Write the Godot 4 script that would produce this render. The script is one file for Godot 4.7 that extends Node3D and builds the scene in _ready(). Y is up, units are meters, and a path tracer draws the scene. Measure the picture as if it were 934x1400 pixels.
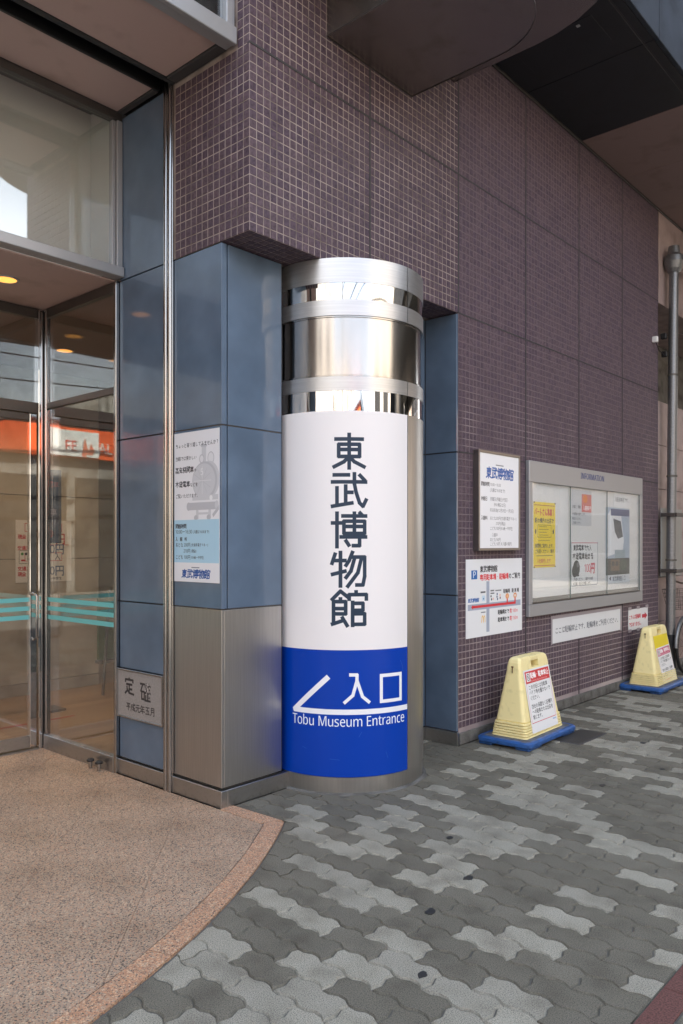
extends Node3D
# An entrance corner under an elevated building: tiled wall, blue pier, round sign column, glass vestibule, block pavement.
# x runs along the tiled wall (away to the right), y is up, z points out of the wall towards the street. The wall face is z = 0.

const EYE := Vector3(0, 1.5, 3.2193)
const PITCH := 0.0515          # tile pitch of the wall: twenty tiles to a joint
const PIER_X := 2.865
const COL := Vector3(3.895, 0, -0.21)
const COL_R := 0.513
var rng := RandomNumberGenerator.new()
var M := {}
var taken := {}
var font := SystemFont.new()

# ---------------------------------------------------------------- mesh builder
class B:
	var v := PackedVector3Array()
	var n := PackedVector3Array()
	var t := PackedVector2Array()
	func tri(a: Vector3, b: Vector3, c: Vector3, out: Vector3, ua := Vector2.ZERO, ub := Vector2.ZERO, uc := Vector2.ZERO) -> void:
		var f := (b - a).cross(c - a)
		if f.length_squared() < 1e-16: return
		f = f.normalized()
		if f.dot(out) > 0.0:
			v.append_array([a, c, b]); t.append_array([ua, uc, ub]); n.append_array([f, f, f])
		else:
			v.append_array([a, b, c]); t.append_array([ua, ub, uc]); n.append_array([-f, -f, -f])
	func quad(a: Vector3, b: Vector3, c: Vector3, d: Vector3, out: Vector3, u := Rect2(0, 0, 1, 1)) -> void:
		var p := [u.position, u.position + Vector2(u.size.x, 0), u.end, u.position + Vector2(0, u.size.y)]
		tri(a, b, c, out, p[0], p[1], p[2]); tri(a, c, d, out, p[0], p[2], p[3])
	func smooth(p: Array, q: Array, u: Array) -> void:      # a quad with its own normals, p in ring order
		var f: Vector3 = (p[1] - p[0]).cross(p[2] - p[0])
		for k in ([0, 2, 1, 0, 3, 2] if f.dot(q[0]) > 0.0 else [0, 1, 2, 0, 2, 3]):
			v.append(p[k]); n.append(q[k]); t.append(u[k])
	func box(lo: Vector3, hi: Vector3, bev := 0.0) -> void:
		var c := (lo + hi) * 0.5
		var h := (hi - lo) * 0.5
		var b: float = minf(bev, minf(h.x, minf(h.y, h.z)) * 0.45)
		var ax := [Vector3.RIGHT, Vector3.UP, Vector3.BACK]
		for i in 3:
			var u: Vector3 = ax[(i + 1) % 3]
			var w: Vector3 = ax[(i + 2) % 3]
			var hu: float = h[(i + 1) % 3] - b
			var hw: float = h[(i + 2) % 3] - b
			for s in [-1.0, 1.0]:
				var o: Vector3 = c + ax[i] * h[i] * s
				quad(o - u * hu - w * hw, o + u * hu - w * hw, o + u * hu + w * hw, o - u * hu + w * hw, ax[i] * s)
			if b > 0.0:
				for s in [-1.0, 1.0]:
					for r in [-1.0, 1.0]:
						var e: Vector3 = c + u * (h[(i + 1) % 3]) * s + w * (h[(i + 2) % 3]) * r
						var l: Vector3 = ax[i] * (h[i] - b)
						quad(e - w * b * r - l, e - u * b * s - l, e - u * b * s + l, e - w * b * r + l, u * s + w * r)
		if b > 0.0:
			for s in [-1.0, 1.0]:
				for r in [-1.0, 1.0]:
					for q in [-1.0, 1.0]:
						var e: Vector3 = c + Vector3(h.x * s, h.y * r, h.z * q)
						tri(e - Vector3(0, b * r, b * q), e - Vector3(b * s, 0, b * q), e - Vector3(b * s, b * r, 0), Vector3(s, r, q))
	func rings(list: Array, closed := true, caps := true) -> void:   # a loft through rings of equal length
		var mid := Vector3.ZERO
		for p in list[0]: mid += p
		mid /= list[0].size()
		for k in list.size() - 1:
			var a: PackedVector3Array = list[k]
			var b: PackedVector3Array = list[k + 1]
			var ca := Vector3.ZERO
			for p in a: ca += p
			for p in b: ca += p
			ca /= a.size() * 2
			var m := a.size()
			for i in (m if closed else m - 1):
				var j := (i + 1) % m
				quad(a[i], a[j], b[j], b[i], (a[i] + b[j]) * 0.5 - ca)
		if caps:
			for e in [0, list.size() - 1]:
				var r: PackedVector3Array = list[e]
				var c := Vector3.ZERO
				var o := Vector3.ZERO
				for p in r: c += p
				c /= r.size()
				for p in list[1 if e == 0 else list.size() - 2]: o += p
				o /= r.size()
				for i in r.size(): tri(c, r[i], r[(i + 1) % r.size()], c - o)
	func tube(path: Array, r: float, seg := 10, caps := true) -> void:
		var prev: Array = []
		var ref := Vector3.UP
		for k in path.size():
			var d: Vector3 = (path[mini(k + 1, path.size() - 1)] - path[maxi(k - 1, 0)]).normalized()
			if absf(d.dot(ref)) > 0.95: ref = Vector3.RIGHT if absf(d.x) < 0.9 else Vector3.BACK
			var e := d.cross(ref).normalized()
			var g := d.cross(e).normalized()
			var now: Array = []
			for i in seg:
				var a := TAU * i / seg
				var q := e * cos(a) + g * sin(a)
				now.append([path[k] + q * r, q])
			if k > 0:
				for i in seg:
					var j := (i + 1) % seg
					smooth([prev[i][0], prev[j][0], now[j][0], now[i][0]], [prev[i][1], prev[j][1], now[j][1], now[i][1]], [Vector2.ZERO, Vector2.ZERO, Vector2.ZERO, Vector2.ZERO])
			if caps and (k == 0 or k == path.size() - 1):
				for i in seg: tri(path[k], now[i][0], now[(i + 1) % seg][0], -d if k == 0 else d)
			prev = now
	func lathe(prof: Array, at: Vector3, seg := 40, a0 := 0.0, a1 := TAU) -> void:   # prof: Vector2(radius, y)
		for k in prof.size() - 1:
			var p: Vector2 = prof[k]
			var q: Vector2 = prof[k + 1]
			var slope := Vector2(q.y - p.y, p.x - q.x).normalized()
			if slope.x < 0 and absf(slope.x) > 0.01: slope = -slope
			for i in seg:
				var pts: Array = []
				var nn: Array = []
				var uu: Array = []
				for c in [[p, i], [p, i + 1], [q, i + 1], [q, i]]:
					var a: float = a0 + (a1 - a0) * c[1] / seg
					var r := Vector3(cos(a), 0, sin(a))
					pts.append(at + r * c[0].x + Vector3.UP * c[0].y)
					nn.append((r * slope.x + Vector3.UP * slope.y).normalized())
					uu.append(Vector2(float(c[1]) / seg, float(k + (1 if c[0] == q else 0)) / (prof.size() - 1)))
				smooth(pts, nn, uu)
	func prism(poly: PackedVector2Array, y0: float, y1: float, bev := 0.0, inset := 0.0, bottom := false) -> void:   # poly in x, z
		var idx := Geometry2D.triangulate_polygon(poly)
		var top := poly
		if inset > 0.0:
			var sh := Geometry2D.offset_polygon(poly, -inset, Geometry2D.JOIN_MITER)
			if sh.size() == 1 and sh[0].size() == poly.size():
				top = PackedVector2Array()
				for p in poly:                       # the nearest inset corner
					var best: Vector2 = sh[0][0]
					for q in sh[0]:
						if q.distance_squared_to(p) < best.distance_squared_to(p): best = q
					top.append(best)
		for k in range(0, idx.size(), 3):
			var p := [Vector3(top[idx[k]].x, y1, top[idx[k]].y), Vector3(top[idx[k + 1]].x, y1, top[idx[k + 1]].y), Vector3(top[idx[k + 2]].x, y1, top[idx[k + 2]].y)]
			tri(p[0], p[1], p[2], Vector3.UP)
			if bottom:
				tri(p[0] + Vector3.UP * (y0 - y1), p[1] + Vector3.UP * (y0 - y1), p[2] + Vector3.UP * (y0 - y1), Vector3.DOWN)
		var c := Vector2.ZERO
		for p in poly: c += p
		c /= poly.size()
		var flip := 1.0 if Geometry2D.is_polygon_clockwise(poly) else -1.0
		for i in poly.size():
			var j := (i + 1) % poly.size()
			var d := poly[j] - poly[i]
			var o := Vector3(d.y, 0, -d.x) * -flip
			var a := Vector3(poly[i].x, y1 - bev, poly[i].y)
			var b := Vector3(poly[j].x, y1 - bev, poly[j].y)
			if bev > 0.0: quad(Vector3(top[i].x, y1, top[i].y), Vector3(top[j].x, y1, top[j].y), b, a, o + Vector3.UP * 0.01)
			quad(a, b, Vector3(b.x, y0, b.z), Vector3(a.x, y0, a.z), o)
	func mesh(shift := Vector3.ZERO) -> ArrayMesh:
		var w := v
		if shift != Vector3.ZERO:
			w = PackedVector3Array()
			w.resize(v.size())
			for i in v.size(): w[i] = v[i] - shift
		var a := []
		a.resize(Mesh.ARRAY_MAX)
		a[Mesh.ARRAY_VERTEX] = w; a[Mesh.ARRAY_NORMAL] = n; a[Mesh.ARRAY_TEX_UV] = t
		var m := ArrayMesh.new()
		m.add_surface_from_arrays(Mesh.PRIMITIVE_TRIANGLES, a)
		return m

func bx(lo: Vector3, hi: Vector3, bev := 0.002) -> B:
	var b := B.new()
	b.box(lo, hi, bev)
	return b

# ---------------------------------------------------------------- things, parts
func numbered(called: String) -> String:
	var k: int = taken.get(called, 0)
	taken[called] = k + 1
	return called if k == 0 else "%s_%03d" % [called, k]

func thing(called: String, label: String, category: String, at := Vector3.ZERO, group := "") -> Node3D:
	var o := Node3D.new()
	o.name = numbered(called)
	add_child(o)
	o.position = at
	return tag(o, label, category, group)

func tag(o: Node3D, label: String, category: String, group := "") -> Node3D:
	o.set_meta("label", label)
	if category: o.set_meta("category", category)
	if group: o.set_meta("group", group)
	return o

func obj(called: String, b: B, mat: Material, parent: Node = self, local := false) -> MeshInstance3D:   # one named mesh; b in world axes unless local
	var o := MeshInstance3D.new()
	var top := parent == self
	o.name = numbered(called) if top else called
	parent.add_child(o, true)
	var shift := Vector3.ZERO
	if not local and not top: shift = origin_of(parent)
	o.mesh = b.mesh(shift)
	o.material_override = mat
	return o

func origin_of(o: Node) -> Vector3:                   # where a node stands; things are only turned after their parts are made
	var p := Vector3.ZERO
	while o != self and o is Node3D:
		p += (o as Node3D).position
		o = o.get_parent()
	return p

func put(called: String, mesh: Mesh, mat: Material, parent: Node3D, at: Transform3D) -> MeshInstance3D:   # a shared mesh
	var o := MeshInstance3D.new()
	o.name = called
	parent.add_child(o, true)
	o.mesh = mesh
	o.material_override = mat
	o.transform = Transform3D(at.basis, at.origin - origin_of(parent))
	return o

func struct(called: String, b: B, mat: Material) -> MeshInstance3D:
	var o := obj(called, b, mat)
	o.set_meta("kind", "structure")
	return o

func many(called: String, mesh: Mesh, mat: Material, parent: Node3D, places: Array, tints: Array) -> void:   # stuff: what is past the limit
	var mm := MultiMesh.new()
	mm.transform_format = MultiMesh.TRANSFORM_3D
	mm.use_colors = true
	mm.mesh = mesh
	mm.instance_count = places.size()
	for i in places.size():
		var q: Transform3D = places[i]
		mm.set_instance_transform(i, Transform3D(q.basis, q.origin - origin_of(parent)))
		mm.set_instance_color(i, tints[i])
	var o := MultiMeshInstance3D.new()
	o.name = called
	o.multimesh = mm
	o.material_override = mat
	parent.add_child(o, true)
	o.set_meta("kind", "stuff")

func plate(tl: Vector3, right: Vector3, down: Vector3, thick: float) -> B:   # a thin printed sheet: its front carries the print
	var b := B.new()
	var nrm := down.cross(right).normalized()
	b.quad(tl, tl + right, tl + right + down, tl + down, nrm)
	var back := -nrm * thick
	var edge := [tl, tl + right, tl + right + down, tl + down]
	var mid := tl + (right + down) * 0.5
	for i in 4:
		var a: Vector3 = edge[i]
		var c: Vector3 = edge[(i + 1) % 4]
		b.quad(a, c, c + back, a + back, (a + c) * 0.5 - mid, Rect2(0.001, 0.001, 0.001, 0.001))
	b.quad(tl + back, tl + right + back, tl + right + down + back, tl + down + back, -nrm, Rect2(0.001, 0.001, 0.001, 0.001))
	return b

# ---------------------------------------------------------------- materials
func lin(r: float, g: float, b: float) -> Color:      # a real-world base colour, linear
	return Color(r, g, b).linear_to_srgb()

func mat(c: Color, rough := 0.6, metal := 0.0) -> StandardMaterial3D:
	var m := StandardMaterial3D.new()
	m.albedo_color = c
	m.roughness = rough
	m.metallic = metal
	return m

func noise_tex(freq: float, ramp: Array, size := 256, oct := 4, sd := 1, kind := FastNoiseLite.TYPE_SIMPLEX_SMOOTH) -> NoiseTexture2D:
	var f := FastNoiseLite.new()
	f.seed = sd; f.frequency = freq; f.noise_type = kind
	f.fractal_octaves = oct
	var t := NoiseTexture2D.new()
	t.width = size; t.height = size; t.seamless = true; t.noise = f
	var g := Gradient.new()
	g.offsets = PackedFloat32Array(ramp.map(func(r): return r[0]))
	g.colors = PackedColorArray(ramp.map(func(r): return r[1]))
	t.color_ramp = g
	return t

func world3(m: StandardMaterial3D, scale: Vector3) -> StandardMaterial3D:
	m.uv1_triplanar = true; m.uv1_world_triplanar = true; m.uv1_scale = scale
	return m

func grainy(c: Color, rough: float, tex: Texture2D, scale: float, metal := 0.0) -> StandardMaterial3D:   # a colour broken up by a grey pattern
	var m := mat(c, rough, metal)
	m.albedo_texture = tex
	return world3(m, Vector3.ONE * scale)

func bumpy(m: StandardMaterial3D, tex: Texture2D, depth: float) -> StandardMaterial3D:
	m.heightmap_enabled = true; m.heightmap_texture = tex; m.heightmap_scale = depth
	return m

func pane_mat(tint: Color, alpha := 0.06) -> StandardMaterial3D:
	var m := mat(Color(tint.r, tint.g, tint.b, alpha), 0.0)
	m.transparency = BaseMaterial3D.TRANSPARENCY_ALPHA
	return m

# ---------------------------------------------------------------- flat print: a small drawing board for lettering and posters
class Board:
	var w: int
	var h: int
	var d := PackedByteArray()
	func _init(ww: int, hh: int, c: Color) -> void:
		w = ww; h = hh
		var im := Image.create_empty(w, h, false, Image.FORMAT_RGB8)
		im.fill(c)
		d = im.get_data()
	func dab(x: int, y: int, c: Color, a: float) -> void:
		if x < 0 or y < 0 or x >= w or y >= h or a <= 0.0: return
		var i := (y * w + x) * 3
		d[i] = int(lerpf(d[i], c.r8, a)); d[i + 1] = int(lerpf(d[i + 1], c.g8, a)); d[i + 2] = int(lerpf(d[i + 2], c.b8, a))
	func rect(x: float, y: float, ww: float, hh: float, c: Color) -> void:
		for j in range(maxi(0, int(round(y))), mini(h, int(round(y + hh)))):
			for i in range(maxi(0, int(round(x))), mini(w, int(round(x + ww)))): dab(i, j, c, 1.0)
	func seg(a: Vector2, b: Vector2, wd: float, c: Color) -> void:
		var r := wd * 0.5
		var l := (b - a).length()
		var e := (b - a) / maxf(l, 0.001)
		for j in range(int(minf(a.y, b.y) - r - 1), int(maxf(a.y, b.y) + r + 2)):
			for i in range(int(minf(a.x, b.x) - r - 1), int(maxf(a.x, b.x) + r + 2)):
				var p := Vector2(i + 0.5, j + 0.5) - a
				var along := p.dot(e)
				var off := maxf(absf(p.x * e.y - p.y * e.x) - r, maxf(-along - r * 0.55, along - l - r * 0.55))
				if off < 0.5: dab(i, j, c, clampf(0.5 - off, 0.0, 1.0))
	func line(pts: Array, wd: float, c: Color) -> void:
		for k in pts.size() - 1: seg(pts[k], pts[k + 1], wd, c)
	func disc(x: float, y: float, rx: float, ry: float, c: Color, a := 1.0) -> void:
		for j in range(int(y - ry - 1), int(y + ry + 2)):
			for i in range(int(x - rx - 1), int(x + rx + 2)):
				var q := Vector2((i + 0.5 - x) / rx, (j + 0.5 - y) / ry).length()
				dab(i, j, c, a * clampf((1.0 - q) * minf(rx, ry) + 0.5, 0.0, 1.0))
	func shape(pts: Array, c: Color) -> void:        # a filled polygon, 4 samples a pixel
		var poly := PackedVector2Array(pts)
		var lo := poly[0]
		var hi := poly[0]
		for p in poly: lo = lo.min(p); hi = hi.max(p)
		for j in range(int(lo.y) - 1, int(hi.y) + 2):
			for i in range(int(lo.x) - 1, int(hi.x) + 2):
				var n := 0
				for s in [Vector2(0.25, 0.25), Vector2(0.75, 0.25), Vector2(0.25, 0.75), Vector2(0.75, 0.75)]:
					if Geometry2D.is_point_in_polygon(Vector2(i, j) + s, poly): n += 1
				dab(i, j, c, n * 0.25)
	func speckle(r: RandomNumberGenerator, count: int, size: Vector2, colors: Array) -> void:   # stone grains, wrapping round the edges
		for k in count:
			var x := r.randf() * w
			var y := r.randf() * h
			var s := r.randf_range(size.x, size.y)
			var q := r.randf_range(0.6, 1.4)
			var c: Color = colors[r.randi() % colors.size()]
			for j in range(int(y - s), int(y + s) + 1):
				for i in range(int(x - s * q), int(x + s * q) + 1):
					if Vector2((i - x) / (s * q), (j - y) / s).length() < 1.0 + 0.3 * sin(i * 2.1 + j * 1.3): dab(posmod(i, w), posmod(j, h), c, 0.9)
	func tex() -> ImageTexture:
		var im := Image.create_from_data(w, h, false, Image.FORMAT_RGB8, d)
		return ImageTexture.create_from_image(im)

func glyph_advance(ch: String, size: float) -> float:
	if STROKES.has(ch) or ch == "　": return size
	return font.get_char_size(ch.unicode_at(0), 64).x / 64.0 * size * 0.94

var latin_cache := {}
func latin(ch: String) -> PackedVector2Array:       # triangles of a Latin letter, size 1, y down, baseline at 0
	if not latin_cache.has(ch):
		var t := TextMesh.new()
		t.text = ch; t.font = font; t.depth = 0.0; t.font_size = 64; t.pixel_size = 1.0 / 64.0
		t.horizontal_alignment = HORIZONTAL_ALIGNMENT_LEFT
		t.vertical_alignment = VERTICAL_ALIGNMENT_TOP
		var a := t.get_mesh_arrays()
		var out := PackedVector2Array()
		if a.size() and a[0] != null:
			var up := font.get_ascent(64) / 64.0
			var idx = a[Mesh.ARRAY_INDEX]
			if idx == null or idx.size() == 0: idx = range(a[0].size())
			for k in idx: out.append(Vector2(a[0][k].x, -a[0][k].y - up))
		latin_cache[ch] = out
	return latin_cache[ch]

func write(bd: Board, s: String, x: float, y: float, size: float, c: Color, weight := 0.09, wide := 1.0, gap := 1.0, lean := 0.0) -> float:   # y is the top of the line
	for ch in s:
		if STROKES.has(ch):
			for st in STROKES[ch].split(" "):
				var pts := []
				for k in range(0, st.length(), 2):
					var p := Vector2(DIGITS.find(st[k]), DIGITS.find(st[k + 1])) / 20.0
					pts.append(Vector2(x + (0.04 + p.x * 0.92 + lean * (1.0 - p.y)) * size * wide, y + (0.04 + p.y * 0.92) * size))
				bd.line(pts, weight * size, c)
		elif ch != " " and ch != "　":
			var tr := latin(ch)
			var k := 0
			var base := y + size * 0.86
			var cover := {}
			while k + 2 < tr.size():
				var q := []
				for m in 3: q.append(Vector2(x + tr[k + m].x * size * wide, base + tr[k + m].y * size))
				var lo: Vector2 = q[0].min(q[1]).min(q[2])
				var hi: Vector2 = q[0].max(q[1]).max(q[2])
				for j in range(int(lo.y) - 1, int(hi.y) + 2):
					for i in range(int(lo.x) - 1, int(hi.x) + 2):
						var hit := 0
						for sx in 3:
							for sy in 3:
								if Geometry2D.point_is_inside_triangle(Vector2(i + (sx + 0.5) / 3.0, j + (sy + 0.5) / 3.0), q[0], q[1], q[2]): hit += 1
						if hit: cover[Vector2i(i, j)] = cover.get(Vector2i(i, j), 0) + hit
				k += 3
			for p in cover: bd.dab(p.x, p.y, c, minf(1.0, cover[p] / 9.0))
		x += glyph_advance(ch, size) * wide * gap
	return x

func print_mat(bd: Board, rough := 0.45) -> StandardMaterial3D:
	var m := mat(Color.WHITE, rough)
	m.albedo_texture = bd.tex()
	m.texture_repeat = false
	return m

const DIGITS := "0123456789abcdefghijk"
# Each character as pen strokes on a 20 by 20 grid.
const STROKES := {
	"東": "23i3 a0ak 46g6gd4d46 49g9 ad7g1j addgjj",
	"武": "11a1 05k5 d0d6ebghijkf g1j4 383i 878h 8bcb 0jch",
	"博": "0666 303k 62k2 d0dc 75j5jc7c75 78j8 g0i2 5eke gdgjcj 8gaj",
	"物": "2107 2585 505k 0d8b c0a588 b3j3jeijej d4bb8f h4fc9k",
	"館": "5005 50a4 5456 1686 868d 161j 1a8a 1d8d 0j6h 6f9k e0e2 a5a2k2k5 c6ck c7i7ibcb cdjdjjcj",
	"入": "50a0a4 a47e1j a4efjj",
	"口": "32h2hi3i32",
	"ち": "26g5 916bc9hbhg8j",
	"ょ": "a7ah6i5gafgi aafa",
	"っ": "4bd9gceg8i",
	"と": "627a f47a5e6iajgj",
	"り": "525b79 e2fadg9j",
	"し": "626f9jhf",
	"て": "24h3 h3a89dbgfj",
	"み": "43b36h3h4die f9dhaj",
	"ま": "35h5 49g9 a1ah6j4gafgj",
	"せ": "28i7 e2edbd 636g8jhj",
	"ん": "a13j8bbccifjie",
	"か": "26c6d8ci8h 814j g4jb",
	"で": "24h3 h3a89dbgfj f7ha i6k9",
	"は": "323j 85j5 e1egbj8gcfii",
	"い": "454d7h9e g5ic",
	"や": "2af6j9fdcc 63bj b2d5",
	"な": "26a5 712d d5i8 d9dh9j7gbfij",
	"ど": "627a f47a5e6iajgj h2j5",
	"を": "36h5 a14c99bg h87e8jhj",
	"ご": "55f5 4f6ihi g1i4 j0k3",
	"こ": "45g5 3e5ihi",
	"た": "26b5 713i b9i9 adciji",
	"だ": "26b5 713i b9i9 adciji g2i5 j1k4",
	"け": "323j 86j6 f1fdbj",
	"す": "15j5 b0bb7c78b9be8j",
	"も": "917f9jghgd 35e5 3aea",
	"お": "26d5 717h3h3ecahdfibj g3j6",
	"の": "b37g3e47a3h7hebj",
	"く": "e15afj",
	"さ": "36h5 91eb 5c6idj",
	"に": "323j 96i6 8eaiii",
	"へ": "1c76jf",
	"ら": "81d3 665dcahdfi7j",
	"あ": "35h5 919i e78h3h4cc9hdcj",
	"ー": "2aia",
	"・": "9aba",
	"。": "3g5g5i3i3g",
	"、": "3g5j",
	"マ": "24i4ac 7adg",
	"ネ": "90b2 35g51f aaak ccjg",
	"バ": "652g d5ig g1i3 j0k2",
	"パ": "652g d5ig h1j1j3h3h1",
	"イ": "h12a a7ak",
	"ク": "715a 64g4ec6j",
	"ト": "616k 69ge",
	"？": "546292c5c7a9ad agah",
	"！": "a1ad agai",
	"～": "2b79dbi8",
	"※": "22ii i22i a2a4 aiag 2a4a iaga",
	"寄": "a0a2 2522i2i5 57f7 a56a a5ea 1bjb 4ececi4i4e gbgjcj",
	"道": "1234 1747 474f1j 4fajkj a0b2 g0e2 63k3 85i5ih8h85 89i9 8did",
	"当": "a0a6 3265 h2e5 26i6ij2j 2cic",
	"懐": "303k 0638 72k2 e0e5 85i5i98985 6bkb e9aj ecjk 9f9k",
	"蒸": "13j3 6165 e1e5 56e6a9afcf 6a1e eaie 1gjg 3i2k 8i8k ciek gijk",
	"気": "7026 53i3 68g8 1aeaehhjkg 4cci bd2j",
	"機": "0575 404k 450c 457b 91c5 8abc h1i5 g6jc 7cjc e0edhjkg acaf8j",
	"関": "101k 1080 8085 1585 c0k0 c0c5 c5k5 c3k3 k0kkik 7798 e7d8 59f9 4cgc a9ac ac5i acfi",
	"開": "101k 1080 8085 1585 c0k0 c0c5 c5k5 c3k3 k0kkik 59f9 4dgd 797d5j d9dj",
	"間": "101k 1080 8085 1585 1383 c0k0 c0c5 c5k5 c3k3 k0kkik 68e8eh6h68 6cec",
	"車": "13j3 a0ak 46g6gd4d46 49g9 0gkg",
	"木": "15j5 a0ak a52f a5if",
	"造": "1234 1747 474f1j 4fajkj 9073 93j3 e0e8 68k8 9bhbhg9g9b",
	"電": "31h1 a1a9 1814j4j8 5676 d6f6 4bgbgh4h4b 4ege abahcjkjkg",
	"覧": "101a 11a1 1595 1a9a d0b5 c3k3 e6i6 4cgcgi4i4c 4ege 7i1k ciejkjkh",
	"時": "1171 717h 1h7h 111h 1979 93k3 e0e7 87k7 8bkb g8gjdj acce",
	"料": "0898 505k 1335 9375 580e 589c d3f5 c7e9 bekd i0ik",
	"交": "a0a3 14j4 7629 d6i9 e8bf2k 68afjk",
	"通": "1234 1747 474f1j 4fajkj 91i1d4 95j5jh 959h 99j9 9djd e5eg",
	"系": "g033 b257e8 f45cgc d9hd acak 5e2j feij",
	"子": "32h2a7 a7aj6j 0aka",
	"円": "222k 22i2ikfk a2ab 2bib",
	"現": "1191 515g 1999 0h9f b1j1jbbbb1 b4j4 b8j8 dbcg8k hbhiikkikg",
	"金": "a009 a0k9 69e9 2did a9aj 4f6h geeh 1jjj",
	"歳": "18j8 a0a8 a3g3 5257 2a2e0k 2aia daefikkg 4dad 7d7j 9gbi",
	"中": "34h4hc3c34 a0ak",
	"学": "3153 a0a4 h1e4 1915j5j9 68e8ab abaj6j 1djd",
	"生": "5016 45i5 a0aj 4bhb 1jjj",
	"休": "5019 363k 75k5 d0dk d56e d5ke",
	"日": "31h1hj3j31 3aha",
	"月": "515g1k 51h1hkek 56h6 5bhb",
	"曜": "1171 717h 1h7h 111h 1979 91d1d5 95d5 f1j1j5 f5j5 a8aj a8j8 acjc agjg ajkj f8fj",
	"祝": "3032 0484 840a 4a4k b1j1j9b9b1 d9ch8k h9hjkjkg",
	"年": "5019 43i3 a3ak 59h9 595f 0fkf",
	"末": "14j4 3aha a0ak aa2j aajj",
	"始": "502b9i 0787 872j c097j7 h4k9 bbjbjjbjbb",
	"専": "13j3 a0ac 35h5hc3c35 38h8 0eke gcgkck 5g8i",
	"用": "313e1k 31i1ikfk 37i7 3did a1ak",
	"駐": "111d 1191 515d 1595 1999 1d9d9j7j 1f0j 3f3h 6f6h e0g2 b5k5 bbkb akkk f5fk",
	"場": "0676 303g 0h7e 91i1i79791 94i4 79k9 b97f acjcjjgj ec9j hcej",
	"輪": "0282 404k 1575 1d7d 151d 757d 1979 0g8g f087 f0k7 c7h7 9a9k 9akakk 9fkf dadk gagk",
	"案": "a0a2 2522i2i4 a34b 27i7 76fb e75b 1djd a9ak ad2k adik",
	"内": "333k 33h3hkek a0a6 a65c a6ec",
	"約": "6015 1575 913a8a 5a5k 2d1h 8d9h e0a8 c4k4jkgk dafe",
	"付": "5019 363k 75k5 f0fjbj 9acd",
	"近": "1234 1747 474f1j 4fajkj i093 939a7f 98k8 f8fh",
	"自": "a073 43g3gk4k43 48g8 4dgd",
	"転": "0282 404k 1575 1d7d 151d 757d 1979 0g8g b3j3 98k8 d8aj jiaj gdkk",
	"等": "4015 3292 c0a4 b2j2 36h6 a4a9 19j9 2djd fafkbk 5f8i",
	"置": "21i1i62621 7176 d1d6 28i8 a7aa 6agagh6h6a 6cgc 6ege 2a2kjk",
	"社": "4053 0585 850c 494k 6a8c f1fj a8k8 9jkj",
	"承": "51f1a5 a5aj7j 68d8 6beb 5efe 26567c1i h5d8 d8kj",
	"諾": "4041 1181 0383 1676 1979 1c7c7j1j1c 93k3 c1c5 h1h5 97k7 e58g bcjcjjbjbc",
	"店": "a0a3 23k3 233a0k a5ac aaga 6chchj6j6c",
	"構": "0575 404k 450c 457b 92k2 c0c6 h0h6 95k5 88k8 f5fg a9ak a9j9jk adjd 8gkg",
	"出": "a0aj 3338h8h3 2b2jijib",
	"禁": "0383 4049 4308 4388 c3k3 g0g9 g3b8 g3k8 4bgb 1eje aeak 5g2j fgij",
	"止": "b1bj b9i9 484j 1jjj",
	"利": "8022 606k 0666 660e 66bc d3de j1jkgk",
	"急": "7025 61d1b5 45g5gb4b 48g8 4d2i 8d8ifjfg bcde hdkh",
	"募": "13j3 6165 e1e5 46g6gc4c46 49g9 1eje 8c1i bchi 5hghgk ahak7k",
	"定": "a0a2 2522i2i5 48g8 a8aj aege 5b6g1k 5eajkk",
	"礎": "0191 511a 3a8a8j3j3a 93e3 c0c9 g3k3 i0i9 9bkb fbfk fgjg bebj 9kkk",
	"平": "22i2 5478 f4d8 1bjb a2ak",
	"成": "34k4 343b0k 39a9ah7h c0dcikkg h1j2 jaci",
	"元": "42g2 18j8 787e1k c8cjkjkg",
	"五": "22i2 a28j 4afafi 1jjj",
	"人": "91a8 a82k a8jk",
	"大": "16j6 a0a6 a61k a6jk",
	"が": "26c6d8ci8h 814j g4ia g0i2 j0k1",
	"合": "a007 a0k7 6aea 4dgdgj4j4d",
	"駅": "111d 1191 515d 1595 1999 1d9d9j7j 1f0j 3f3h 6f6h b1j1j9b9 b1bc9k g9kk",
	"る": "43g3398af9hchhejaj8h9ffh",
	"者": "35f5 a0aa 1aja h14h 6cgcgk6k6c 6ggg",
	"じ": "626f9jhf e3g6 h2j5",
}

# ---------------------------------------------------------------- the scene
func _ready() -> void:
	rng.seed = 7
	font.font_names = PackedStringArray(["Droid Sans"])
	camera_and_light()
	make_materials()
	ground()
	tiled_wall()
	building_mass()
	soffits()
	elevated_soffit()
	canopies()
	pier()
	niche()
	sign_column()
	vestibule()
	interior()
	right_end()
	wall_signs()
	information_board()
	caution_signs()
	street()
	small_things()

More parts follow.
